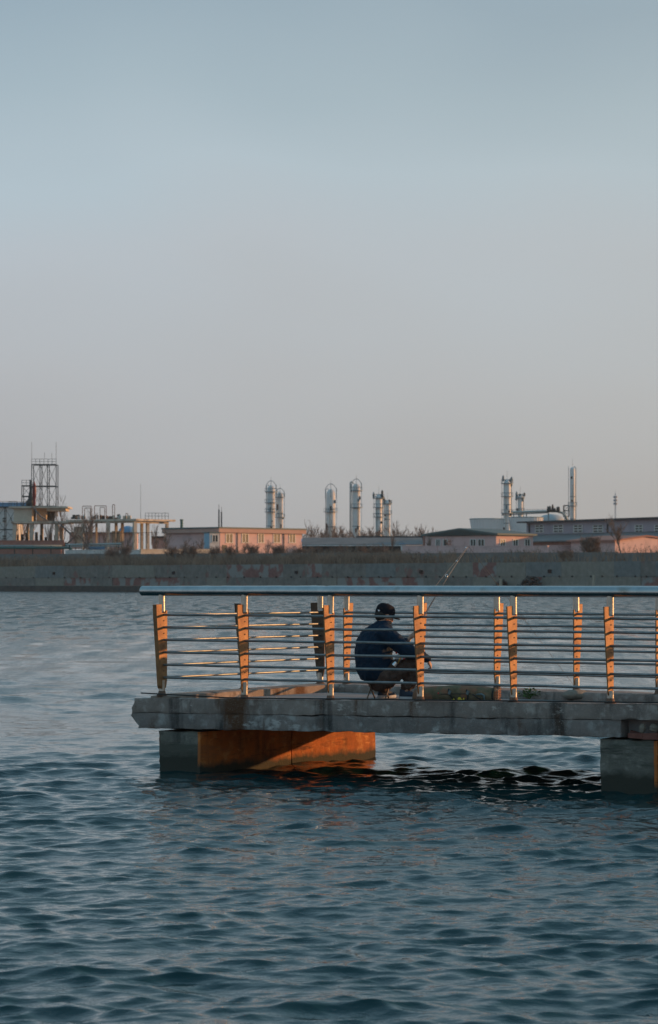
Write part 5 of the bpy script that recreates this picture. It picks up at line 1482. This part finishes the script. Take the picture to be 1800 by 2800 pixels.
# shallow roof, ridge across the long side
mid1 = (A + B) / 2; mid2 = (C + E) / 2
pA_, pB_, pC_, pE_ = grow_poly([A, B, C, E], .8)
rm = (pA_ + pB_) / 2; rn = (pC_ + pE_) / 2
zr = zpx(1449, (rm.y)) ; ze = zt3 + .05
m_ = MB()
vs_ = [Vector((pA_.x, pA_.y, ze)), Vector((pB_.x, pB_.y, ze)), Vector((pC_.x, pC_.y, ze)), Vector((pE_.x, pE_.y, ze)), Vector((rm.x, rm.y, zr)), Vector((rn.x, rn.y, zr))]
vs_ += [v + Vector((0, 0, .35)) for v in vs_]
m_.add(vs_, [(0, 1, 4), (1, 2, 5, 4), (3, 0, 4, 5), (2, 3, 5), (6, 10, 7), (7, 10, 11, 8), (9, 11, 10, 6), (8, 11, 9), (0, 6, 7, 1), (1, 7, 8, 2), (2, 8, 9, 3), (3, 9, 6, 0)])
m_.build('roof', M['roof_teal'], h3)
fr_ = Facade(B, d1); fl_ = Facade(B, d2)
for (a, b, mu) in ((1192, 1205, 1), (1212, 1225, 0), (1286, 1303, 1), (1307, 1326, 1)): window(fl_, a, b, 1474, 1495, h3, mu)
for (a, b) in ((1367, 1382), (1402, 1417), (1434, 1450)): window(fr_, a, b, 1474, 1494, h3, 1)

# --- long two level warehouse at the right
D4 = 600
wh = thing('warehouse', 'long purple grey warehouse with a row of barred windows along the right edge', 'building', P(1448, 1500, D4))
pa = P(1440, 0, D4); pb_ = P(1980, 0, D4 - 60)
dd = Vector((pb_.x - pa.x, pb_.y - pa.y, 0)).normalized(); nn_ = Vector((-dd.y, dd.x, 0))
if nn_.y < 0: nn_ = -nn_
a0_ = Vector((pa.x, pa.y, 0)); b0_ = Vector((pb_.x, pb_.y, 0))
MB().prism([a0_[:2], b0_[:2], (b0_ + nn_ * 16)[:2], (a0_ + nn_ * 16)[:2]], GZ - .3, zpx(1430, D4)).build('wall', M['mauve'], wh)
f4 = Facade(a0_, dd)
q0 = a0_ - nn_ * 1.2 - dd * 2; q1 = b0_ - nn_ * 1.2
MB().prism([q0[:2], q1[:2], (q1 + nn_ * 18)[:2], (q0 + nn_ * 18)[:2]], zpx(1430, D4) + .003, zpx(1426, D4)).build('roof', M['roof_dark'], wh)
for (a, b) in ((1464, 1487), (1514, 1541), (1569, 1594), (1622, 1650), (1737, 1759), (1790, 1815)): window(f4, a, b, 1435, 1456, wh, 1, 2, 1.6)
m_ = MB(); f4.slab(m_, 1448, 1960, 1457.5, 1460, 0, .5); m_.build('ledge', M['roof_teal'], wh)
for xx in (1447, 1661): m_ = MB(); m_.tube([f4.at(xx, 1431, .2), f4.at(xx, 1500, .2)], .14, 6); m_.build('drain_pipe', M['steel_dark'], wh)
lt_ = thing('lean_to', 'long lean-to with a sloping grey roof under the warehouse windows', 'building', P(1460, 1500, D4 - 8))
q0 = a0_ - nn_ * 8 + dd * 1.5; q1 = b0_ - nn_ * 8; r0_ = a0_ - nn_ * .1 + dd * 1.5; r1_ = b0_ - nn_ * .1
zlo = zpx(1481, D4 - 8); zhi = zpx(1462, D4)
m_ = MB(); vs_ = [(*q0[:2], zlo), (*q1[:2], zlo), (*r1_[:2], zhi), (*r0_[:2], zhi)]; vs_ += [(x_, y_, z_ - .25) for x_, y_, z_ in vs_]
m_.add(vs_, [(0, 1, 2, 3), (7, 6, 5, 4), (0, 4, 5, 1), (1, 5, 6, 2), (2, 6, 7, 3), (3, 7, 4, 0)]); m_.build('roof', M['roof_grey'], lt_)
MB().prism([(q0 + nn_ * .7)[:2], (q1 + nn_ * .7)[:2], (q1 + nn_ * 1.2)[:2], (q0 + nn_ * 1.2)[:2]], GZ - .3, zlo - .1).build('wall', M['brick_low'], lt_)

# --- gabled pink house at the right edge
D5 = 500
gh = thing('gabled_house', 'small sunlit pink house with a low gable at the right edge', 'house', P(1740, 1500, D5))
d5 = Vector((math.cos(math.radians(45)), math.sin(math.radians(45)), 0))
f5 = Facade(P(1680, HOR, D5), d5)
g0, g1, g2 = f5.at(1682, 1480), f5.at(1765, 1468), f5.at(1830, 1476)
n5 = -f5.n
m_ = MB(); vs_ = [Vector((g0.x, g0.y, GZ - .3)), Vector((g2.x, g2.y, GZ - .3)), g2, g1, g0]; vs_ += [v + n5 * 10 for v in vs_]
m_.add(vs_, [(0, 1, 2, 3, 4), (9, 8, 7, 6, 5), (0, 5, 6, 1), (1, 6, 7, 2), (2, 7, 8, 3), (3, 8, 9, 4), (4, 9, 5, 0)]); m_.build('wall', M['pink'], gh)
for (u0, u1, nm) in ((g0, g1, 'roof'), (g1, g2, 'roof')):
    m_ = MB(); dv_ = (u1 - u0).normalized(); a = u0 - n5 * .4 + Vector((0, 0, .03)) - (dv_ * .6 if u0 is g0 else dv_ * 0); b = u1 - n5 * .4 + Vector((0, 0, .03))
    vs_ = [a, b, b + n5 * 11, a + n5 * 11]; vs_ += [v + Vector((0, 0, .28)) for v in vs_]
    m_.add(vs_, [(3, 2, 1, 0), (4, 5, 6, 7), (0, 1, 5, 4), (1, 2, 6, 5), (2, 3, 7, 6), (3, 0, 4, 7)]); m_.build(nm, M['brick_low'], gh)

# --- long low sheds in the middle
D6 = 590
shd = thing('long_shed', 'long low shed, grey roof and open dark front, between the pink houses', 'shed', P(980, 1500, D6))
def sheet(mb, x0, x1, ylo, yhi, D0, D1_):
    a = P(x0, ylo, D0); b = P(x1, ylo, D0); c_ = P(x1, yhi, D1_); d_ = P(x0, yhi, D1_)
    c_.x = b.x; d_.x = a.x
    vs_ = [a, b, c_, d_]; vs_ += [v - Vector((0, 0, .2)) for v in vs_]
    mb.add(vs_, [(0, 1, 2, 3), (7, 6, 5, 4), (0, 4, 5, 1), (1, 5, 6, 2), (2, 6, 7, 3), (3, 7, 4, 0)]); return mb
sheet(MB(), 826, 1158, 1489, 1470, D6, D6 + 9).build('roof', M['roof_grey'], shd)
blockpx(MB(), 826, 1100, 1490.5, 1493, D6 - .3, .3).build('gutter', M['pale'], shd)
blockpx(MB(), 828, 1158, 1493.5, 1530, D6 + 3, .5).build('wall', M['roof_dark'], shd)
for xx in range(832, 1160, 36): blockpx(MB(), xx, xx + 3, 1493.5, 1530, D6 + .2, .25).build('post', M['roof_dark'], shd)
o = thing('dark_roofed_shed', 'shed with a dark flat roof line behind the long grey shed', 'shed', P(1060, 1490, D6 + 20))
blockpx(MB(), 974, 1164, 1466, 1470, D6 + 18, 8).build('roof', M['roof_dark'], o); blockpx(MB(), 978, 1160, 1470.3, 1500, D6 + 19, 6).build('wall', M['roof_grey'], o)
o = thing('blue_roofed_shed', 'low shed with a bright blue roof just right of the pink house', 'shed', P(870, 1500, D6 - 4))
sheet(MB(), 824, 917, 1480, 1473.5, D6 + 12, D6 + 15).build('roof', M['roof_blue'], o)
blockpx(MB(), 826, 915, 1481, 1500, D6 + 12.5, 2.5).build('wall', M['roof_grey'], o)
o = thing('white_hut', 'tiny white hut with a cream side in front of the long shed', 'hut', P(1105, 1500, 560))
A, B, C, E, d1, d2 = two_faced(1096, 1110, 1156, 560, math.radians(25))
MB().prism([A[:2], B[:2], C[:2], E[:2]], GZ - .5, zpx(1488, 560)).build('wall', M['pale'], o)
MB().prism([p[:2] for p in grow_poly([A, B, C, E], .3)], zpx(1488, 560) + .003, zpx(1486, 560)).build('roof', M['roof_blue'], o)
blockpx(MB(), 1158, 1166, 1466, 1500, 556, 3).build('chimney_block'.replace('chimney_block', 'brick_pier'), M['brick_low'], o)
# storage drums in the shed
random.seed(12)

# --- vegetation on the skyline
random.seed(77)
sk = 0
for x in list(range(800, 1190, 17)):
    if x < 790: continue
    yt_ = random.uniform(1432, 1452) if not (1000 > x > 990) else 1448
    D_ = random.uniform(640, 760)
    bare_tree('bare_tree', ORD[sk] + ' leafless tree from the left in the skyline row between the pink houses', x + random.uniform(-6, 6), 1485, yt_, D_, random.uniform(50, 84),
              group='leafless trees on the skyline', dens_=1.35, tw=.085, seed=100 + sk, z0=GZ)
    sk += 1
bare_tree('bare_tree', 'large leafless tree in front of the concrete trestle, branching low', 240, 1516, 1398, 632, 120, tw=.13, seed=1, dens_=1.25, z0=GZ)
bare_tree('bare_tree', 'leafless spreading tree behind the lower steel frame at the far left', 52, 1400, 1332, 720, 70, tw=.11, seed=2, z0=GZ)
bare_tree('bare_tree', 'leafless bushy tree growing over the right end of the cream room', 172, 1450, 1358, 690, 76, tw=.12, seed=3, z0=GZ)
bare_tree('bare_tree', 'thin leafless tree in front of the pipe loops, left of the lattice tower stairs', 128, 1440, 1352, 664, 40, tw=.06, seed=33, z0=GZ)
bare_tree('bare_tree', 'leafless tree at the right in front of the warehouse windows', 1700, 1510, 1402, 492, 96, tw=.09, seed=4, dens_=1.2, z0=GZ)
bare_tree('bare_tree', 'leafless tree behind the cream garden wall at the left end of the pink house', 450, 1512, 1438, 604, 60, tw=.06, seed=5, z0=GZ)
bare_tree('bare_tree', 'small leafless tree standing before the shaded side of the pink house', 420, 1512, 1425, 618, 36, tw=.06, seed=6, z0=GZ)
bare_tree('bare_tree', 'small leafless tree between the pink house windows and the scrub', 735, 1515, 1476, 585, 60, tw=.05, seed=7, z0=GZ)
bare_tree('bare_bush', 'dark dense leafless bush in front of the lean-to at the right', 1618, 1530, 1462, 482, 70, tw=.09, seed=8, bush=True, dens_=1.4, z0=TOPZ - .3)
bare_tree('bare_bush', 'dark low bush against the retaining wall left of the dense one', 1545, 1540, 1502, 478, 60, tw=.09, seed=9, bush=True, dens_=1.2, z0=TOPZ - .3)
bare_tree('bare_tree', 'very thin leafless tree at the back of the long grey shed', 1072, 1500, 1437, 575, 30, tw=.05, seed=10, z0=GZ)
for i_, (x, yt_, D_, w_) in enumerate(((212, 1408, 648, 50), (286, 1432, 640, 56), (352, 1440, 640, 50), (505, 1470, 612, 50), (558, 1466, 606, 44), (668, 1478, 596, 60), (1180, 1462, 545, 36), (1232, 1470, 520, 44))):
    bare_tree('bare_tree', ('thin leafless tree behind the pipes, left of the large leafless tree', 'leafless tree before the middle trestle columns, right of the large one', 'leafless tree in front of the two brightest trestle columns',
              'leafless tree before the shaded pink wall, left of the white shed', 'leafless tree just in front of the blue shed side', 'broad leafless tree under the second sunlit window of the pink house',
              'thin leafless tree at the left corner of the gable roofed pink house', 'small leafless tree before the first windows of the gable roofed pink house')[i_], x, 1500, yt_, D_, w_, tw=.05, seed=400 + i_, dens_=1.2, z0=GZ)
k_ = 0
for x in (310, 345, 470, 500, 532, 590, 640, 690, 770, 820, 870, 930, 985, 1040, 1130):
    bare_tree('bare_bush', ORD[k_] + ' brown leafless bush from the left in the row above the retaining wall', x + random.uniform(-8, 8), 1530, random.uniform(1484, 1496), shoreD(x) + 27, random.uniform(44, 64), tw=.05,
              seed=200 + k_, bush=True, dens_=1.15, group='leafless bushes above the retaining wall', z0=GZ - .8); k_ += 1

# --- things at the foot of the wall
rk = MB(); p = P(292, 1608, 598); rk.ball((p.x, p.y, .55), (1.9, 1.2, 1.2), 12, 8); rk.v = [tuple(Vector(q) + noise.noise_vector(Vector(q) * 1.1) * .5) for q in rk.v]
o = rk.build('rock', M['rubble'], None); tag(o, 'dark rock at the foot of the harbour wall at the left', 'rock')
random.seed(8)
rb = MB()
for k in range(260):
    x = random.choice([random.gauss(1450, 22), random.gauss(1370, 12), random.uniform(1230, 1660)])
    off = random.uniform(-2.2, -.6); s_ = s_at(x, off); hgt = 1.9 * math.exp(-((x - 1452) / 26) ** 2) + 1.3 * math.exp(-((x - 1372) / 15) ** 2) + .5
    q = S(s_, off, random.uniform(.3, hgt + .6)); sz = random.uniform(.18, .45)
    rb.ball(q, (sz, sz, sz * .7), 6, 4)
o = rb.build('rubble', M['rubble'], None); tag(o, 'dark rubble heaped along the foot of the harbour wall at the right', 'rubble', kind='stuff')
for i, (x, yt_, w, lb) in enumerate(((1369, 1583, .62, 'pale stake standing in the water before the harbour wall, just right of the fishing line'),
                                    (1623, 1572, .5, 'taller pale stake standing before the harbour wall at the far right'))):
    D_ = shoreD(x) - 5; p = P(x, yt_, D_)
    m_ = MB(); m_.tube([(p.x, D_, -1), (p.x + .05, D_, p.z)], [w * .5, w * .42], 7)
    o = m_.build('stake', M['stake'], None); tag(o, lb, 'stake')

# ------------------------------------------------------------------ haze
hz = MB(); hz.box((0, 1000, 28), (2600, 2300, 62))
hz = MB(); hz.box((0, 700, 24), (1500, 1560, 54))
m, nt, N, L, b = mat_new('thin_haze')
N.remove(b); vol = N.new('ShaderNodeVolumePrincipled')
vol.inputs['Color'].default_value = (0.86, 0.90, 0.95, 1); vol.inputs['Density'].default_value = 0.00006; vol.inputs['Anisotropy'].default_value = 0.2
L.new(vol.outputs[0], N['Material Output'].inputs['Volume'])
USE_HAZE = True
if USE_HAZE:
    o = hz.build('haze', m, None); tag(o, 'thin pale haze over the water and the far shore', 'haze', kind='stuff')
